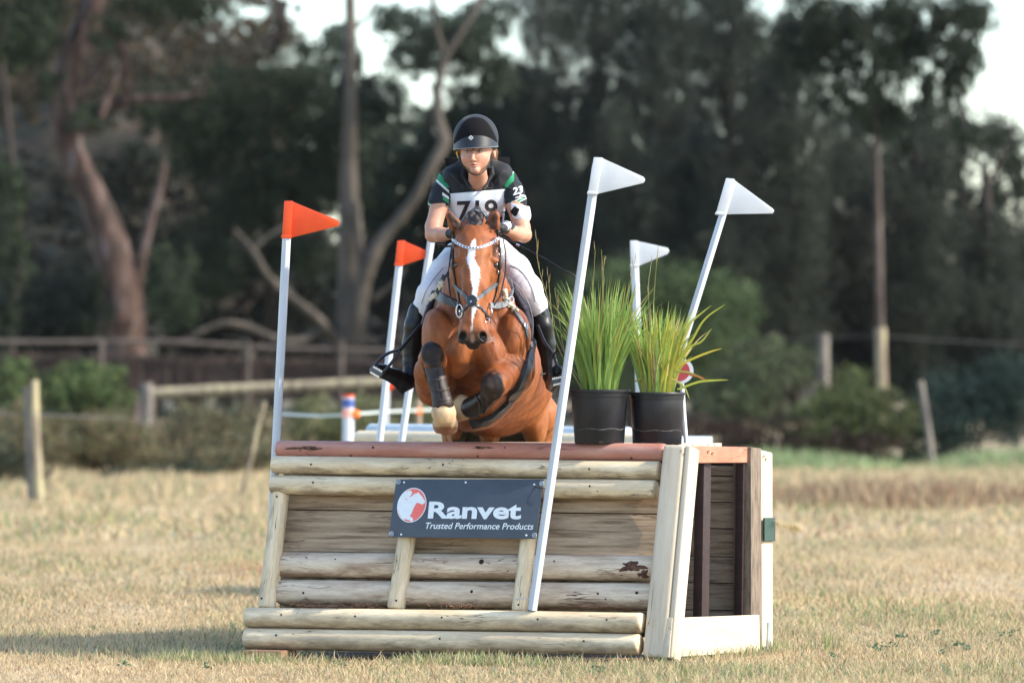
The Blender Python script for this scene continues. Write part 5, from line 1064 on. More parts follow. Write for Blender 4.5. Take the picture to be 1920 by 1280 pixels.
def grass_band(n, y0, y1, lo, hi, wd, seed, name='grass', xm=1.12):
    rg = np.random.default_rng(seed); u = rg.random(n); y = y0 * (y1 / y0) ** u if False else y0 + (y1 - y0) * u; x = (rg.random(n) * 2 - 1) * 960 / F * y * xm
    # nothing under the jump itself
    q = np.stack([x - O.x, y - O.y], 1); uu = q @ np.array((U.x, U.y)); ww = q @ np.array((W.x, W.y)); keep = ~((uu > -2.1) & (uu < .05) & (ww > .0) & (ww < 1.35))
    bare = (uu > -2.2) & (uu < .25) & (ww > -.28) & (ww <= .0) & (rg.random(n) < .72); keep &= ~bare; x, y = x[keep], y[keep]; uu, ww = uu[keep], ww[keep]; m = len(x)
    big = nz2(x, y, 3); med = nz2(x * 3, y * 3, 5); green = np.clip(.30 + .35 * big + .25 * med, 0, 1)
    green += .55 * np.exp(-((x + 1.75) / .75) ** 2 - ((y - 29.35) / .65) ** 2) + .5 * np.exp(-((y - 27.4) / .9) ** 2) * sm(x, -1.2, .2) + .5 * sm(y, 88, 92) * sm(nz2(x, y * .5, 12), -.2, .4)
    green = np.clip(green, 0, 1.1); gpick = rg.random(m) < green * .50
    straw = np.array((.60, .445, .25)); straw2 = np.array((.76, .60, .37)); brown = np.array((.38, .23, .13)); grn = np.array((.22, .26, .09)); grn2 = np.array((.38, .42, .19)); bl = np.array((.16, .26, .16))
    f = rg.random(m)[:, None]; c = straw * (1 - f) + straw2 * f; b_ = rg.random(m) < .14; c[b_] = brown; gg = grn * (1 - f) + grn2 * f; bb_ = rg.random(m) < .25; gg[bb_] = bl; c[gpick] = gg[gpick]
    red = np.exp(-((x + 1.55) / .55) ** 2 - ((y - 42) / 1.6) ** 2) ; rp_ = rg.random(m) < red * .8; c[rp_] = np.array((.50, .26, .14))
    a = rg.random(m) * 6.28; hd = np.stack([np.cos(a), np.sin(a)], 1); L = (lo + (hi - lo) * rg.random(m) ** 2) * (1 + .35 * green) * (1 + .3 * med); tall = rg.random(m) < .02; L[tall] *= 1.9
    s0 = rg.random(m) * .7; s1 = s0 + rg.random(m) * 1.0; low = rg.random(m) < .45; s0[low] += .6; s1[low] += .7
    z = gz(x, y) - .004; V, Q, C = blade_geo(np.stack([x, y, z], 1), hd, np.clip(L, .01, 1), wd * (.6 + .8 * rg.random(m)), np.stack([s0, s1], 1), rg, c * .8, c, 2)
    o = link(name, mesh(name, V, Q, True, np.clip(C, 0, 1)), m_blade2); tag(o, kind='stuff'); return o
m_blade2 = MAT('turf_blade', (.85, .85, .85), (1, 1, 1), scale=3, rough=.7, col=True, trans=.35, spec=.2)
tag(grass_band(150000, 25.5, 34, .02, .055, .0042, 41), 'short dry straw and green grass around the log jump', 'grass')
tag(grass_band(110000, 34, 50, .025, .07, .007, 42), 'dry pale grass in the middle distance', 'grass')
tag(grass_band(70000, 50, 100, .04, .13, .018, 43), 'dry pale grass of the far paddock', 'grass')
def base_tufts(n, u0, u1, w0, w1, seed, lo=.03, hi=.085):
    rg = np.random.default_rng(seed); a_ = u0 + (u1 - u0) * rg.random(n); b_ = w0 + (w1 - w0) * rg.random(n); k = nz2(a_ * 9, b_ * 4, seed) > -.5 + rg.random(n) * .9; a_, b_ = a_[k], b_[k]; m = len(a_)
    x = O.x + a_ * U.x + b_ * W.x; y = O.y + a_ * U.y + b_ * W.y; cs = np.array([(.45, .46, .22), (.30, .36, .13), (.62, .54, .32), (.20, .28, .13), (.55, .42, .25)])[rg.integers(5, size=m)]; a = rg.random(m) * 6.28; s0 = rg.random(m) * .5
    V, Q, C = blade_geo(np.stack([x, y, gz(x, y)], 1), np.stack([np.cos(a), np.sin(a)], 1), lo + (hi - lo) * rg.random(m) ** 1.5, .0045 * (.6 + .8 * rg.random(m)), np.stack([s0, s0 + rg.random(m) * .9], 1), rg, cs * .8, cs, 3)
    return V, Q, C
parts_ = [base_tufts(4200, -2.5, .3, -.75, -.33, 61), base_tufts(900, .03, .32, -.3, 1.6, 62), base_tufts(300, -2.5, -2.15, -.3, .3, 63), base_tufts(500, -.1, .5, 1.3, 1.6, 64, .04, .14)]
V = np.concatenate([p[0] for p in parts_]); C = np.concatenate([p[2] for p in parts_]); off_ = np.cumsum([0] + [len(p[0]) for p in parts_[:-1]]); Q = np.concatenate([p[1] + o_ for p, o_ in zip(parts_, off_)])
tag(link('grass', mesh('grass', V, Q, True, C), m_blade2), 'longer greener grass tufts round the foot of the log jump', 'grass', kind='stuff')
# longer rank grass strips near the fences
def rank(n, x0, x1, y0, y1, lo, hi, cols, seed, label, wd=.02, name='long_grass'):
    rg = np.random.default_rng(seed); x = x0 + (x1 - x0) * rg.random(n); y = y0 + (y1 - y0) * rg.random(n); cl = nz2(x * 2.5, y, seed); k = cl > -.9 + rg.random(n) * 1.0; x, y, cl = x[k], y[k], cl[k]; m = len(x)
    cs = np.array(cols)[rg.integers(len(cols), size=m)] * (1 + .25 * rg.normal(0, .5, m))[:, None]; a = rg.random(m) * 6.28; s0 = rg.random(m) * .35
    V, Q, C = blade_geo(np.stack([x, y, gz(x, y)], 1), np.stack([np.cos(a), np.sin(a)], 1), (lo + (hi - lo) * rg.random(m)) * (1 + .5 * cl), wd * (.5 + rg.random(m)), np.stack([s0, s0 + rg.random(m)], 1), rg, cs, cs, 3)
    o = link(name, mesh(name, V, Q, True, np.clip(C, .01, 1)), m_blade2); tag(o, label, 'grass', kind='stuff')
rank(5500, 1.2, 9, 62, 66.5, .08, .26, [(.44, .33, .20), (.38, .27, .16), (.24, .14, .09)], 51, 'band of brown dry tussocks crossing the paddock', .022)
rank(16000, -12, 12, 66.5, 86, .06, .20, [(.60, .46, .28), (.50, .38, .22), (.33, .33, .18)], 52, 'pale rank grass behind the brown tussocks', .022)
rank(12000, 3.5, 13, 88, 97, .10, .30, [(.20, .30, .13), (.27, .35, .16), (.38, .39, .22)], 53, 'fresh green grass strip below the right hand thicket', .03)
rank(4500, -9.5, -5.6, 88, 95, .3, .6, [(.10, .25, .15), (.14, .3, .17)], 54, 'fresh green grass patch beside the left fence post', .03)
rank(9000, -10, -2, 86, 97, .25, .7, [(.35, .28, .16), (.22, .2, .1), (.15, .12, .08)], 55, 'dull tangled grass below the left thicket', .03)
# clover rosettes and bare soil under the jump
m_weed = MAT('dark_weed_leaf', (.035, .07, .025), (.06, .11, .04), scale=30, rough=.6)
s = MB(); rg = np.random.default_rng(77)
for (px, py) in ((1688, 1196), (1650, 1222), (1640, 1218), (1690, 1199), (1758, 1192), (1805, 1218), (1795, 1214), (1812, 1222), (1880, 1195), (1902, 1190), (1668, 1216), (1768, 1230), (1560, 1236), (255, 1180), (175, 1184), (66, 1198), (230, 1250), (385, 1255), (1120, 1262), (640, 1250)):
    d = HC * F / (py - YH); c0 = P(px, py, d)
    for k in range(26):
        a = rg.random() * 6.28; r = rg.random() * .045; c = c0 + Vector((r * math.cos(a), r * math.sin(a), .008 + rg.random() * .028)); q = .006 + rg.random() * .006; b_ = Vector((rg.normal(), rg.normal(), rg.normal() * .6)).normalized(); e_ = b_.cross(Vector((.3, -.5, 1))).normalized()
        s.add([c + b_ * q, c + e_ * q * .7, c - b_ * q, c - e_ * q * .7], [(0, 1, 2, 3)])
o = s.build('weeds', m_weed); tag(o, 'small dark clover rosettes scattered through the turf', 'weeds', kind='stuff')
xs2 = np.linspace(-2.25, .35, 40); ws = np.linspace(-.32, 1.4, 30); A_, B_ = np.meshgrid(xs2, ws, indexing='ij'); X_ = O.x + A_ * U.x + B_ * W.x; Y_ = O.y + A_ * U.y + B_ * W.y; edge = (A_ == A_.min()) | (A_ == A_.max()) | (B_ == B_.min()) | (B_ == B_.max())
Z_ = gz(X_, Y_) + .006 + .004 * np.sin(A_ * 21) * np.sin(B_ * 17) - .02 * edge; nn = len(ws); i, j = np.meshgrid(np.arange(39), np.arange(29), indexing='ij'); k = (i * nn + j).ravel()
g2 = link('bare_soil', mesh('bare_soil', np.stack([X_, Y_, Z_], -1).reshape(-1, 3), np.stack([k, k + nn, k + nn + 1, k + 1], 1)), MAT('bare_earth_shaded', (.045, .033, .025), (.10, .075, .055), scale=7, rough=1, bump=1, bscale=60)); tag(g2, kind='structure')  # bare earth, its colour darkened to add shadow beneath the jump
m_litter = MAT('brown_litter', (.14, .07, .04), (.25, .14, .08))
# soil and dry litter lodged on the kick rails
rg = np.random.default_rng(8)
for (cx, wd, n) in ((572, 22, 70), (680, 10, 20), (640, 60, 60), (870, 60, 40), (1120, 40, 20)):
    s = MB()
    for k in range(n):
        x = cx + rg.normal(0, wd * .5); a = FP(x, 1138 - abs(rg.normal(0, 2 if wd > 30 else 5)), .05 + .03 * rg.random()); b = a + Vector((rg.normal(0, .03), rg.normal(0, .01), rg.normal(0, .008))); s.tube([a, (a + b) / 2 + Zv * .006, b], .0018, 4, False)
    tag(s.build('litter', m_litter, jump), kind='stuff')
# ================================================================= trees, fences, thickets
m_leaf = MAT('tree_leaf', (.40, .42, .42), (.52, .54, .54), scale=.8, rough=.7, col=True, trans=.08, spec=.15)
m_bark = MAT('gum_bark', (.025, .02, .016), (.07, .05, .04), (.11, .09, .075), scale=2.2, stretch=(2.2, 2.2, .6), rough=.8, bump=.5, bscale=8)
m_barkp = MAT('pale_bark', (.04, .033, .026), (.07, .06, .048), (.11, .09, .072), scale=2, stretch=(2, 2, .5), rough=.85, bump=.4, bscale=8)
m_barkd = MAT('dark_bark', (.018, .014, .012), (.045, .034, .028), scale=3, stretch=(2, 2, .6), rough=.9)
m_barkr = MAT('peeling_bark', (.012, .009, .008), (.055, .028, .018), (.115, .09, .085), scale=2.6, stretch=(2.2, 2.2, .5), rough=.8, bump=.5, bscale=8)
def limb(pts, n=12):                         # (px, py, d, halfwidth px)
    q = catmull([p[:3] for p in pts], 6); r = np.interp(np.linspace(0, 1, len(q)), np.linspace(0, 1, len(pts)), [p[3] for p in pts]); rg = np.random.default_rng(int(pts[0][0]))
    V = [P(*p_) for p_ in q]; return V, [max(.012, r[i] * q[i][2] / F * (1 + .05 * math.sin(i * 1.7 + pts[0][0]))) for i in range(len(q))]
def leaf_mass(blobs, n, size, cols, seed, droop=.3, shell=.45, clump=.35, aspect=2.6):
    """blobs: (px,py,d, rx px, rz px, ry m) ; many leaf quads gathered in twig clumps through each volume"""
    rg = np.random.default_rng(seed); vol = np.array([b[3] * b[4] for b in blobs], float); ns = (vol / vol.sum() * n).astype(int) + 1; P0 = []; tone = []
    for b, k in zip(blobs, ns):
        c = np.array(P(b[0], b[1], b[2])); r = np.array((b[3] * b[2] / F, b[5], b[4] * b[2] / F)); ncl = max(4, k // 45); d = rg.standard_normal((ncl, 3)); d /= np.linalg.norm(d, axis=1)[:, None]
        rad = rg.random(ncl) ** shell; cc = d * rad[:, None]; j = rg.integers(ncl, size=k); sc = clump * (.35 + .65 * rg.random(ncl)); off = rg.standard_normal((k, 3)) * sc[j][:, None] * .5; off[:, 2] *= (1 - droop * .3); off[:, 2] -= droop * np.abs(rg.standard_normal(k)) * .25
        P0.append(c + (cc[j] + off) * r); tone.append((rg.normal(0, .16, ncl) + rg.normal(0, .12))[j])
    X = np.concatenate(P0); tone = np.concatenate(tone); m = len(X); a = rg.standard_normal((m, 3)); a[:, 2] -= droop * 2.2; a /= np.linalg.norm(a, axis=1)[:, None]; b = np.cross(a, rg.standard_normal((m, 3))); b /= np.linalg.norm(b, axis=1)[:, None]
    s = size * (.6 + .8 * rg.random(m))[:, None]; V = np.stack([X - a * s * .5, X + b * s * .5 / aspect, X + a * s * .5, X - b * s * .5 / aspect], 1).reshape(-1, 3)
    cs = np.array(cols)[rg.integers(len(cols), size=m)] * np.exp(tone + rg.normal(0, .18, m))[:, None]; k = np.arange(m) * 4
    return V, np.stack([k, k + 1, k + 2, k + 3], 1), np.repeat(np.clip(cs, .003, 1), 4, axis=0)
def tree(name, label, group, base, trunk, limbs, blobs, n, size, cols, seed, bark, cat='tree', **kw):
    rt = thing(name, label, cat, Vector((P(base[0], YH, base[1]).x, base[1], float(gz(0., base[1])))), group)
    if trunk:
        s = MB(); v, r = limb(trunk); s.tube(v, r, 14)
        for L_ in limbs: v, r = limb(L_); s.tube(v, r, 9)
        s.build('trunk', bark, rt, True)
    if blobs:
        V, Q, C = leaf_mass(blobs, n, size, cols, seed, **kw); link('crown', mesh('crown', V, Q, False, C), m_leaf, rt)
    return rt
DG = [(.035, .055, .030), (.045, .065, .035), (.06, .08, .04)]; GG = [(.06, .085, .06), (.075, .10, .065), (.09, .115, .075)]; CA = [(.045, .060, .048), (.055, .066, .050), (.068, .072, .050)]; BR = [(.20, .115, .06), (.15, .10, .06), (.10, .085, .05)]
OL = [(.11, .105, .06), (.08, .085, .05), (.14, .12, .075)]; BG = [(.065, .10, .04), (.085, .125, .05), (.12, .155, .07)]; BU = [(.035, .075, .065), (.05, .09, .075)]
# --- the near gum on the left
gum = tree('gum_tree', 'thick leaning gum tree with peeling grey and rust bark at the left', 'gum trees behind the paddock', (245, 112),
     [(248, 860, 112, 62), (245, 760, 112, 46), (238, 690, 112, 40), (228, 600, 112, 43), (212, 480, 112, 36), (180, 380, 112, 27), (143, 310, 112, 27), (121, 240, 112, 27), (118, 170, 112, 25), (138, 100, 112, 24), (168, 40, 112, 24), (190, -30, 112, 22), (205, -110, 112, 18)],
     [[(246, 600, 112, 20), (262, 510, 112, 13), (278, 430, 112, 9), (303, 340, 112, 7), (306, 300, 112, 4)],
      [(130, 250, 112, 17), (155, 232, 111.8, 14), (195, 203, 111.6, 12), (245, 188, 111.4, 11), (320, 184, 111.2, 7), (380, 175, 111, 4)],
      [(138, 240, 112, 12), (178, 235, 111, 10), (215, 150, 111, 6), (235, 120, 111, 4)],
      [(150, 165, 112, 10), (190, 130, 112, 7), (205, 90, 112, 5), (195, 20, 112, 4)],
      [(240, 175, 111.4, 9), (236, 110, 111, 6), (205, 60, 111, 5)]],
     [(60, -10, 111, 60, 70, 1.0), (30, 90, 110.5, 36, 40, .8), (330, -15, 111, 120, 60, 1.0), (90, 30, 112, 40, 50, .8), (175, 215, 111, 50, 30, .7), (95, 150, 110.8, 30, 40, .7), (60, 60, 110.8, 50, 60, .7), (200, 60, 110.8, 50, 30, .7), (320, 520, 110.6, 60, 80, .8), (180, 560, 110.4, 35, 60, .6)], 14000, .11, DG, 101, m_barkr, droop=.8)
tree('gum_tree', 'slender dark sapling trunk left of the thick leaning gum', 'gum trees behind the paddock', (25, 110), [(20, 900, 110, 9), (22, 600, 110, 8), (40, 480, 110, 7), (24, 330, 110, 7), (8, 160, 110, 6), (-10, 40, 110, 5)], [], [(20, 350, 109.5, 40, 90, .7), (25, 480, 109.5, 40, 70, .7), (-10, 60, 110, 45, 60, .8), (20, 580, 110, 30, 90, .8)], 5000, .11, DG, 102, m_barkd, droop=.6)
# --- dark round crowned tree left of centre
tree('dense_tree', 'dense dark green tree filling the gap between the gum and the pale forked trunk', 'dense dark trees behind the paddock', (470, 118),
     [(500, 870, 118, 22), (510, 650, 118, 16), (505, 400, 118, 12), (500, 200, 118, 8)], [[(515, 95, 117, 8), (530, 50, 116, 10), (522, 10, 116, 9), (500, -20, 116, 8)], [(440, 90, 117, 4), (400, 60, 117, 5), (350, 20, 117, 5), (340, -10, 117, 5)], [(490, 85, 116, 6), (520, 60, 116, 9), (535, 0, 116, 9)]],
     [(440, 190, 117, 110, 85, 1.5), (570, 150, 117, 90, 75, 1.4), (520, 290, 117, 150, 90, 1.6), (630, 250, 117, 75, 90, 1.4), (370, 260, 117, 80, 80, 1.2), (600, 350, 117, 110, 60, 1.2), (300, 200, 117, 60, 60, 1.2), (440, 380, 117, 110, 60, 1.2), (560, 460, 117, 110, 70, 1.2), (400, 480, 117, 90, 80, 1.2)], 52000, .10, DG, 103, m_barkd, droop=.4)
# --- pale forked tree in the centre
tree('forked_tree', 'pale trunk with a long bent limb rising behind the rider', 'gum trees behind the paddock', (655, 114),
     [(658, 870, 114, 30), (657, 720, 114, 25), (656, 600, 114, 24), (656, 480, 114, 22), (655, 400, 114, 20), (655, 300, 114, 15), (657, 180, 114, 12), (657, 90, 114, 12), (657, 30, 114, 11), (655, -40, 114, 9)],
     [[(668, 640, 113.8, 17), (676, 560, 113.6, 17), (690, 500, 113.5, 17), (720, 445, 113.4, 13), (770, 385, 113.3, 11), (805, 320, 113.2, 11), (832, 268, 113.2, 13), (822, 225, 113.2, 11), (820, 170, 113.2, 9), (838, 105, 113.2, 7), (868, 55, 113.2, 7), (895, 10, 113.2, 6), (910, -30, 113.2, 5)],
      [(838, 110, 113.2, 6), (820, 60, 113.2, 6), (812, 0, 113.2, 6), (800, -40, 113.2, 5)],
      [(640, 650, 114, 11), (600, 600, 113.6, 9), (550, 560, 113.5, 8), (505, 520, 113.4, 7), (480, 480, 113.3, 7), (462, 455, 113.3, 5), (440, 430, 113.3, 3)],
      [(472, 470, 113.3, 5), (500, 445, 113.3, 4), (530, 428, 113.3, 4), (560, 415, 113.3, 2)],
      [(660, 60, 114, 4), (690, 30, 114, 4), (705, 0, 114, 3)], [(650, 640, 114, 8), (610, 620, 114, 8), (540, 640, 113.5, 6), (430, 605, 113.5, 6), (340, 640, 113.5, 4)], [(680, 500, 113.5, 10), (672, 440, 113.5, 10), (668, 380, 113.5, 8)], [(700, 560, 113.6, 6), (740, 530, 113.5, 5), (760, 500, 113.5, 3)]],
     [(650, 130, 115, 30, 60, .8), (830, 60, 114.5, 105, 55, 1.4), (790, 110, 114.5, 70, 40, 1.2), (880, 110, 114.5, 60, 40, 1.2), (900, 40, 115, 60, 50, 1.0), (700, 190, 115, 60, 50, 1.0), (930, 140, 115, 50, 50, 1.0), (740, 40, 114.5, 40, 40, 1.0)], 22000, .10, GG, 104, m_barkp, droop=.3)
tree('dense_tree', 'dark low tree filling the gap beneath the left gum branches', 'dense dark trees behind the paddock', (340, 119), [(345, 870, 119, 12), (350, 500, 119, 8)], [],
     [(330, 500, 119, 80, 110, 1.3), (150, 560, 119, 80, 90, 1.2), (60, 600, 119, 90, 70, 1.2), (380, 620, 118.5, 90, 50, 1.2), (560, 590, 118.5, 90, 60, 1.2), (250, 320, 119.5, 60, 70, 1.0)], 26000, .11, [(.03, .04, .028), (.045, .055, .035), (.06, .06, .04)], 106, m_barkd, droop=.5)
# --- grey green trees further back
for i, (lab, bx, d, bl, n, cols) in enumerate((
    ('hazy grey green tree beyond the pale forked trunk', 740, 135, [(620, 90, 135, 60, 50, 2), (700, 190, 135, 75, 60, 2), (620, 210, 135, 60, 80, 2), (760, 240, 135, 80, 60, 2), (690, 320, 134, 100, 90, 2)], 12000, GG),
    ('rounded olive green tree just left behind the helmet', 800, 124, [(770, 330, 124, 90, 100, 1.6), (740, 460, 124, 110, 120, 1.6), (860, 240, 124, 80, 90, 1.5)], 14000, DG),
    ('bluish dark tree just right behind the helmet', 985, 122, [(950, 190, 122, 90, 90, 1.6), (1000, 260, 122, 80, 100, 1.6), (940, 330, 122, 90, 90, 1.6), (900, 420, 122, 90, 90, 1.6)], 14000, BU + DG),)):
    tree('leafy_tree', lab, 'leafy trees further back', (bx, d), [(bx, 870, d, 12), (bx, 500, d, 10), (bx + 5, 200, d, 6)], [], bl, n, .15, cols, 110 + i, m_barkd)
# --- casuarinas: drooping dark grey green
rgt = np.random.default_rng(33)
for i, (x, top, d, wd, lab) in enumerate(((1010, -110, 118, 75, 'drooping dark tree directly right of the rider'), (1120, -120, 120, 85, 'drooping brown green tree above the front white pennant'), (1245, -60, 117, 85, 'drooping tree between the two upper white pennants'), (1370, -110, 119, 85, 'tall drooping tree above the steep white pennant'), (1490, 0, 116, 80, 'drooping tree just left of the slim straight trunk'), (1600, 210, 121, 85, 'drooping dark tree behind the slim straight trunk'), (1720, 250, 117, 85, 'drooping dark tree right of the slim straight trunk'), (1850, 400, 118, 90, 'lower dark tree at the right edge of the wood'), (1180, 200, 113, 80, 'shorter brownish drooping tree behind the round green bush'), (1330, 230, 113, 75, 'shorter drooping tree right of the round green bush'))):
    bl = []; y = top + 40
    while y < 690:
        k = min(1, (y - top) / 160 + .35); bl.append((x + rgt.normal(0, 16), y, d + rgt.normal(0, .5), wd * k * (.8 + .3 * rgt.random()), 55 + 20 * rgt.random(), 1.3)); y += 62
    tree('drooping_tree', lab, 'drooping dark trees in the wood', (x, d), [(x, 870, d, 12), (x + 6, 600, d, 10), (x - 4, 300, d, 8), (x + 4, top + 60, d, 4)], [[(x, 450, d, 5), (x - 40, 380, d, 3), (x - 60, 330, d, 2)], [(x, 350, d, 5), (x + 40, 270, d, 3), (x + 62, 200, d, 2)]], bl, 40000, .11, CA, 130 + i, m_barkd, droop=1.3, aspect=5)
# --- slim trunk and gum crown at the right
tree('gum_tree', 'slim straight trunked gum at the right with airy crown against the sky', 'gum trees behind the paddock', (1650, 112),
     [(1652, 870, 112, 9), (1650, 700, 112, 8.5), (1648, 500, 112, 8), (1643, 300, 112, 7), (1638, 170, 112, 7), (1636, 90, 112, 6), (1640, 0, 112, 5)], [[(1640, 130, 112, 5), (1690, 80, 112, 4), (1760, 70, 112, 3), (1820, 100, 112, 2)], [(1638, 90, 112, 4), (1590, 50, 112, 3), (1540, 20, 112, 2)]],
     [(1600, 40, 111.5, 90, 70, 1.1), (1520, 20, 111.5, 70, 60, 1.0), (1660, 120, 111.5, 60, 60, .9), (1760, 60, 111.5, 50, 60, .8), (1815, 100, 111.5, 45, 50, .8), (1700, 10, 111.5, 60, 40, .9), (1790, 20, 111.5, 70, 35, .9), (1590, 160, 111.5, 60, 60, .9), (1500, 110, 111.5, 50, 50, .9), (1740, 150, 111.5, 30, 40, .6), (1700, 60, 112, 60, 60, .9), (1780, 130, 112, 45, 50, .8), (1830, 40, 112, 40, 60, .8), (1560, 70, 112, 70, 60, .9), (1640, 210, 112, 60, 40, .8)], 22000, .12, [(.03, .045, .028), (.05, .065, .035)], 150, m_bark, droop=1.1, clump=.42)
for i, (lab, bx, d, bl, n) in enumerate((('feathery tree top breaking the skyline at the upper middle right', 1400, 128, [(1330, 60, 128, 110, 60, 1.5), (1440, 100, 128, 90, 70, 1.5), (1260, 90, 128, 80, 60, 1.5), (1160, 40, 128, 80, 60, 1.5), (1060, 10, 128, 70, 60, 1.5), (1220, 0, 128, 80, 50, 1.5), (1330, -10, 128, 80, 50, 1.5)], 20000), ('dark tree top at the far right skyline', 1800, 126, [(1760, 240, 126, 80, 60, 1.5), (1860, 260, 126, 70, 60, 1.5), (1680, 230, 126, 80, 60, 1.5), (1910, 340, 126, 50, 60, 1.2), (1720, 340, 126, 80, 70, 1.2), (1820, 400, 126, 80, 70, 1.2), (1900, 460, 126, 70, 60, 1.2), (1620, 300, 126, 70, 70, 1.2), (1740, 450, 126, 90, 60, 1.2)], 26000))):
    tree('leafy_tree', lab, 'leafy trees further back', (bx, d), [(bx, 870, d, 12), (bx, 300, d, 8), (bx, 60, d, 5)], [], bl, n, .13, CA + DG, 155 + i, m_barkd, droop=.7)
# --- far wooded hillside behind everything
xh = np.linspace(-60, 60, 120); yh = np.linspace(140, 240, 30); A_, B_ = np.meshgrid(xh, yh, indexing='ij'); pxh = 960 + A_ * F / B_
hgt = np.interp(pxh, [-400, 0, 300, 520, 600, 700, 760, 940, 1100, 1500, 1750, 1850, 1950, 2400], [13, 13, 12, 10, 4.6, 4.2, 4.2, 5, 6.5, 6, 4.4, 3.6, 3.4, 3.4])
Z_ = .85 + hgt * sm(B_, 140, 172) + .3 * np.sin(A_ * .9) * sm(B_, 142, 160); nn = len(yh); i, j = np.meshgrid(np.arange(119), np.arange(29), indexing='ij'); k = (i * nn + j).ravel()
hill = link('hill', mesh('hill', np.stack([A_, B_, Z_], -1).reshape(-1, 3), np.stack([k, k + nn, k + nn + 1, k + 1], 1)), MAT('scrubby_hillside', (.02, .023, .016), (.04, .037, .025), (.07, .05, .035), scale=.5, rough=1, bump=1, bscale=3)); tag(hill, kind='structure')
def stuff_leaves(name, label, blobs, n, size, cols, seed, cat='undergrowth', **kw):
    V, Q, C = leaf_mass(blobs, n, size, cols, seed, **kw); o = link(name, mesh(name, V, Q, False, C), m_leaf); tag(o, label, cat, kind='stuff')
rg = np.random.default_rng(6); bl = [(x, float(np.interp(x, [0, 300, 540, 600, 760, 900, 1200, 1700, 1800, 1920], [-60, -60, 20, 200, 240, 200, 120, 240, 370, 420])) + 60 * k + rg.normal(0, 14), 158 - 2.5 * k, 60, 50, 2.5) for x in range(-40, 1980, 62) for k in range(5)]
stuff_leaves('distant_wood', 'hazy wooded hillside filling the background behind the trees', [b for b in bl if b[0] < 560], 60000, .15, [tuple(.75 * q for q in c) for c in BR + OL], 161, 'wood')
stuff_leaves('distant_wood', 'dark distant wood behind the drooping trees', [b for b in bl if b[0] >= 560], 60000, .18, [tuple(.6 * q for q in c) for c in CA + DG], 162, 'wood')
# understorey that closes the wood below the crowns
bl = [(x, 520 + 70 * k + rg.normal(0, 20), 121 - k, 60, 55, 1.2) for x in range(-30, 1980, 70) for k in range(4)] + [(x, y, 125, 60, 55, 1.2) for x in range(960, 1500, 70) for y in (200, 270, 340, 410, 470)]
stuff_leaves('understorey', 'dark leafy understorey between the tree trunks', [b for b in bl if b[0] > 900], 60000, .13, [(.035, .034, .028), (.05, .044, .033)], 163, droop=.8)
stuff_leaves('understorey', 'olive brown understorey between the left hand trunks', [b for b in bl if b[0] <= 900] + [(x, 330 + 60 * k, 124, 60, 50, 1.2) for x in range(-30, 420, 80) for k in range(4)], 60000, .12, [(.040, .042, .030), (.028, .030, .022), (.05, .043, .03)], 164)
# --- bushes
def bush(label, blobs, n, size, cols, seed, name='bush', group='bushes along the fences', **kw):
    b = blobs[0]; rt = thing(name, label, 'bush', Vector((P(b[0], YH, b[2]).x, b[2], 0)), group); V, Q, C = leaf_mass(blobs, int(n * 1.4), size * .85, [tuple(1.4 * q for q in c) for c in cols], seed, shell=.35, **kw); link('foliage', mesh('foliage', V, Q, False, C), m_leaf, rt)
    s = MB(); c = P(b[0], b[1], b[2]); g0 = float(gz(c.x, b[2]))
    for k in range(5): s.tube([Vector((c.x + .05 * k, b[2], g0 - .05)), c + Vector(((k - 2) * .25, 0, 0))], .03, 6)
    s.build('stem', m_barkd, rt)
bush('large rounded bright green bush behind the potted grasses', [(1230, 570, 100, 180, 90, 1.4), (1130, 580, 100, 100, 80, 1.2), (1340, 590, 99.6, 90, 90, 1.2), (1220, 660, 99.5, 190, 80, 1.2), (1180, 530, 100, 80, 45, 1.0), (1290, 540, 100, 80, 50, 1.0)], 26000, .09, BG, 171)
bush('olive green bush between the round bush and the short fence post', [(1420, 700, 96, 80, 65, 1.0), (1470, 680, 97, 55, 55, .9), (1380, 760, 95.5, 90, 60, 1.0)], 10000, .09, OL + BG, 172)
bush('mid green bush at the foot of the two right fence posts', [(1590, 745, 94, 70, 60, .9), (1560, 790, 93, 90, 55, .9), (1660, 780, 93, 70, 50, .9)], 9000, .09, [(.09, .11, .035), (.06, .075, .03), (.12, .13, .05)], 173)
bush('dark bluish thicket right of the leaning bare stake', [(1800, 770, 95, 110, 80, 1.0), (1890, 740, 95, 70, 90, 1.0), (1740, 810, 94, 80, 50, .8)], 12000, .09, [(.02, .045, .035), (.035, .06, .045)], 174)
bush('low dark brown scrub below the olive bush', [(1440, 815, 93, 110, 40, .8), (1330, 815, 93, 90, 40, .8), (1550, 830, 92.5, 80, 30, .8), (1640, 830, 92.5, 60, 30, .8)], 8000, .08, [(.07, .04, .03), (.05, .035, .025)], 175)
bush('bright green leafy bush behind the mossy left fence post', [(165, 715, 88, 70, 50, .8), (120, 745, 88, 60, 55, .8), (30, 720, 88, 45, 50, .8), (215, 760, 88, 40, 45, .7)], 9500, .085, [(.10, .14, .045), (.08, .125, .05), (.14, .17, .06)], 176)
bush('brown and olive scrub between the two left fence posts', [(200, 820, 86, 90, 55, .8), (120, 830, 86, 70, 50, .8), (40, 800, 86, 60, 60, .8)], 8000, .08, [(.26, .17, .10), (.13, .15, .07), (.20, .19, .09)], 177)
bush('grey green bramble right of the split fence post', [(370, 800, 87, 80, 55, .8), (460, 800, 88, 70, 55, .8), (420, 850, 86, 110, 40, .8)], 8500, .08, [(.15, .17, .09), (.11, .10, .06), (.24, .17, .10)], 178)
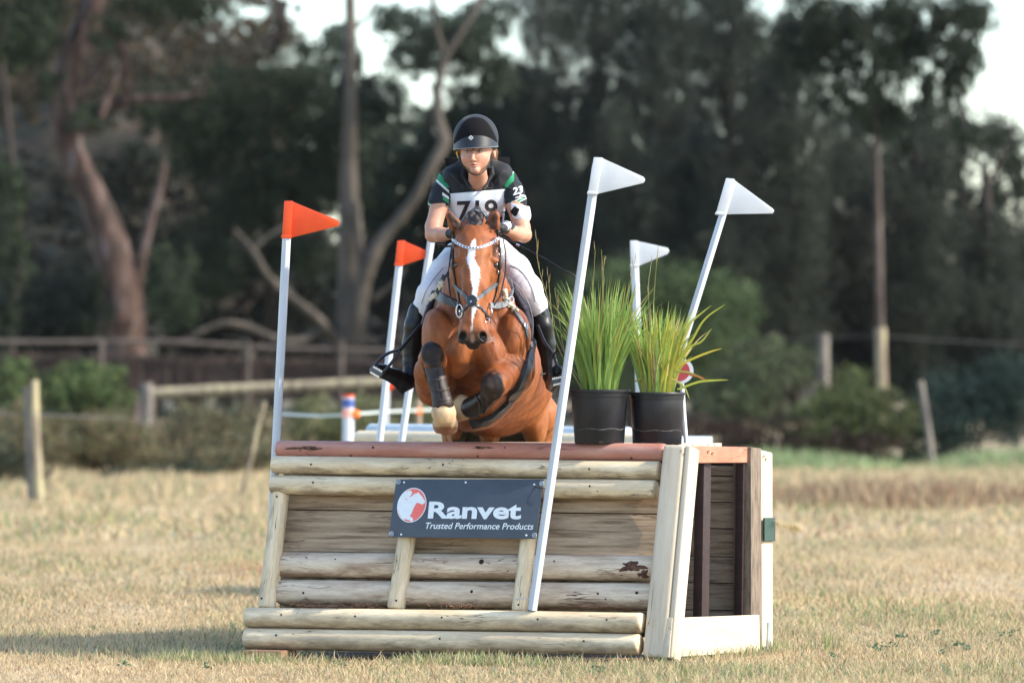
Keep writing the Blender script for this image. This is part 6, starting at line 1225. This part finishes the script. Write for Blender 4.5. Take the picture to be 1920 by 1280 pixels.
bush('green scrub seen between the orange flag pole and the marker post', [(590, 790, 90, 60, 50, .8), (680, 790, 90, 70, 50, .8), (800, 780, 91, 60, 50, .8)], 8000, .08, [(.19, .23, .09), (.15, .15, .07), (.27, .24, .13)], 179)
bush('low dark heap of leaves at the edge of the left paddock', [(270, 888, 83, 80, 17, .5), (350, 880, 84, 50, 20, .5), (210, 890, 82, 30, 14, .4)], 5000, .07, [(.05, .06, .035), (.07, .075, .045), (.03, .04, .03)], 180)
bush('small dull bush at the foot of the near left post', [(30, 880, 76, 50, 40, .5), (8, 850, 76, 30, 40, .5)], 3500, .07, [(.09, .09, .05), (.05, .06, .04)], 181)
# --- posts, rails, wires
m_lichen = MAT('lichen_post', (.13, .10, .07), (.30, .25, .17), (.42, .38, .20), scale=3, stretch=(3, 3, .6), rough=.9, bump=.5)
m_postg = MAT('grey_fence_post', (.09, .08, .07), (.18, .16, .14), (.25, .22, .18), scale=3, stretch=(3, 3, .6), rough=.9, bump=.5)
m_raild = MAT('brown_rail', (.06, .048, .04), (.11, .09, .075), scale=3, rough=.9)
def fpost(label, x, yt, yb, d, hw, mat, lean=0, name='fence_post', split=False, tall=True):
    g0 = float(gz(P(x, YH, d).x, d)) - .1; a = P(x, yt, d); b = Vector((a.x + lean * d / F, d, g0)) if tall else P(x + lean, yb, d); rt = thing(name, label, 'post', b, 'fence posts'); r = hw * d / F
    s = MB(); m = 7; pts = [b.lerp(a, t) + Vector((.01 * math.sin(t * 5 + x), 0, 0)) for t in np.linspace(0, 1, m)]; s.tube(pts, [r * (1.05 - .1 * t) for t in np.linspace(0, 1, m)], 9); s.build('post', mat, rt, True)
    if split: s = MB(); s.tube([b + Vector((-r * 1.1, .05, 0)), a + Vector((-r * 1.25, .05, -.08))], r * .9, 8); s.build('split_half', m_postg, rt, True)
    return rt
fpost('mossy yellow streaked split post nearest the left edge', 64, 712, 940, 66, 10, m_lichen, lean=8, split=True)
fpost('grey post at the left end of the pale horizontal rail', 275, 718, 865, 92, 13, m_postg)
fpost('short pale post just right of the round green bush', 1546, 626, 860, 101, 11, m_postg)
fpost('tall pale post in front of the slim straight trunk', 1652, 614, 860, 99, 11.5, m_lichen)
fpost('thin mossy stake leaning right near the orange pennant pole', 497, 752, 940, 68, 4.5, m_lichen, lean=-50, name='leaning_stake')
fpost('bare forked stake leaning left in the dark right thicket', 1727, 714, 872, 92, 6, m_postg, lean=24, name='leaning_stake')
s = MB(); s.tube([P(x, y, 91.6) for x, y in ((288, 737), (400, 731), (560, 724), (720, 716), (760, 714))], .085, 9); o = s.build('fence_rail', m_lichen, None, True); tag(o, 'long pale horizontal log rail running right from the grey post', 'rail', 'fence rails')
s = MB(); s.tube([P(x, y, 106) for x, y in ((-60, 640), (100, 641), (320, 640), (500, 652), (650, 656), (820, 660))], .045, 8); o = s.build('fence_rail', m_raild, None, True); tag(o, 'thin brown top rail of the far fence behind the gum trunk', 'rail', 'fence rails')
# far brush fence: dark close set pickets
rt = thing('brush_fence', 'dark brown brushwood fence stretching behind the left trees', 'fence', P(350, 700, 106)); s = MB(); rg = np.random.default_rng(2)
for k in range(420):
    x = -60 + k * 2.15 + rg.normal(0, .6); yt = 662 + rg.normal(0, 3) + max(0, x) * .02; a = P(x, yt, 106.2 + rg.normal(0, .04)); s.tube([Vector((a.x, a.y, a.z - .75)), a], .014, 4, False)
s.build('brushwood', MAT('brushwood', (.03, .02, .016), (.07, .045, .036), scale=3), rt)
for x in (-20, 190, 465, 640, 800): s = MB(); a = P(x, 638, 105.9); s.tube([Vector((a.x, a.y, .2)), a], .045, 8); s.build('post', m_raild, rt, True)
m_wire = MAT('fence_wire', (.09, .08, .075), (.14, .13, .12), rough=.6)
for pts, lab in (([(-40, 776, 66), (64, 777, 66), (275, 786, 92), (520, 790, 94)], 'faint fence wire between the two left posts'), ([(275, 826, 92), (400, 826, 93), (560, 826, 94)], 'lower faint fence wire right of the grey post'), ([(1380, 640, 102), (1546, 634, 101), (1652, 630, 99), (1800, 640, 99), (1960, 648, 99)], 'upper fence wire running through the two right posts'), ([(1450, 822, 95), (1700, 818, 95), (1960, 812, 94)], 'low fence wire across the foot of the right thicket')):
    s = MB(); s.tube([P(*p_) for p_ in pts], .008, 5, False); o = s.build('fence_wire', m_wire, None, True); tag(o, lab, 'wire', 'fence wires')

# ---------------------------------------------------------------- thin pale air
mh = bpy.data.materials.new('pale_air'); mh.use_nodes = True; nh = mh.node_tree.nodes; nh.remove(nh['Principled BSDF'])
pv = nh.new('ShaderNodeVolumePrincipled'); pv.inputs['Density'].default_value = .00006; pv.inputs['Color'].default_value = (.86, .89, .88, 1); pv.inputs['Anisotropy'].default_value = .2
mh.node_tree.links.new(pv.outputs[0], nh['Material Output'].inputs['Volume'])
s = MB(); s.box((0, 350, 7.5), (420, 560, 9.6)); hz = s.build('haze', mh); tag(hz, kind='stuff'); tag(hz, 'thin pale haze softening the distant trees', 'haze')
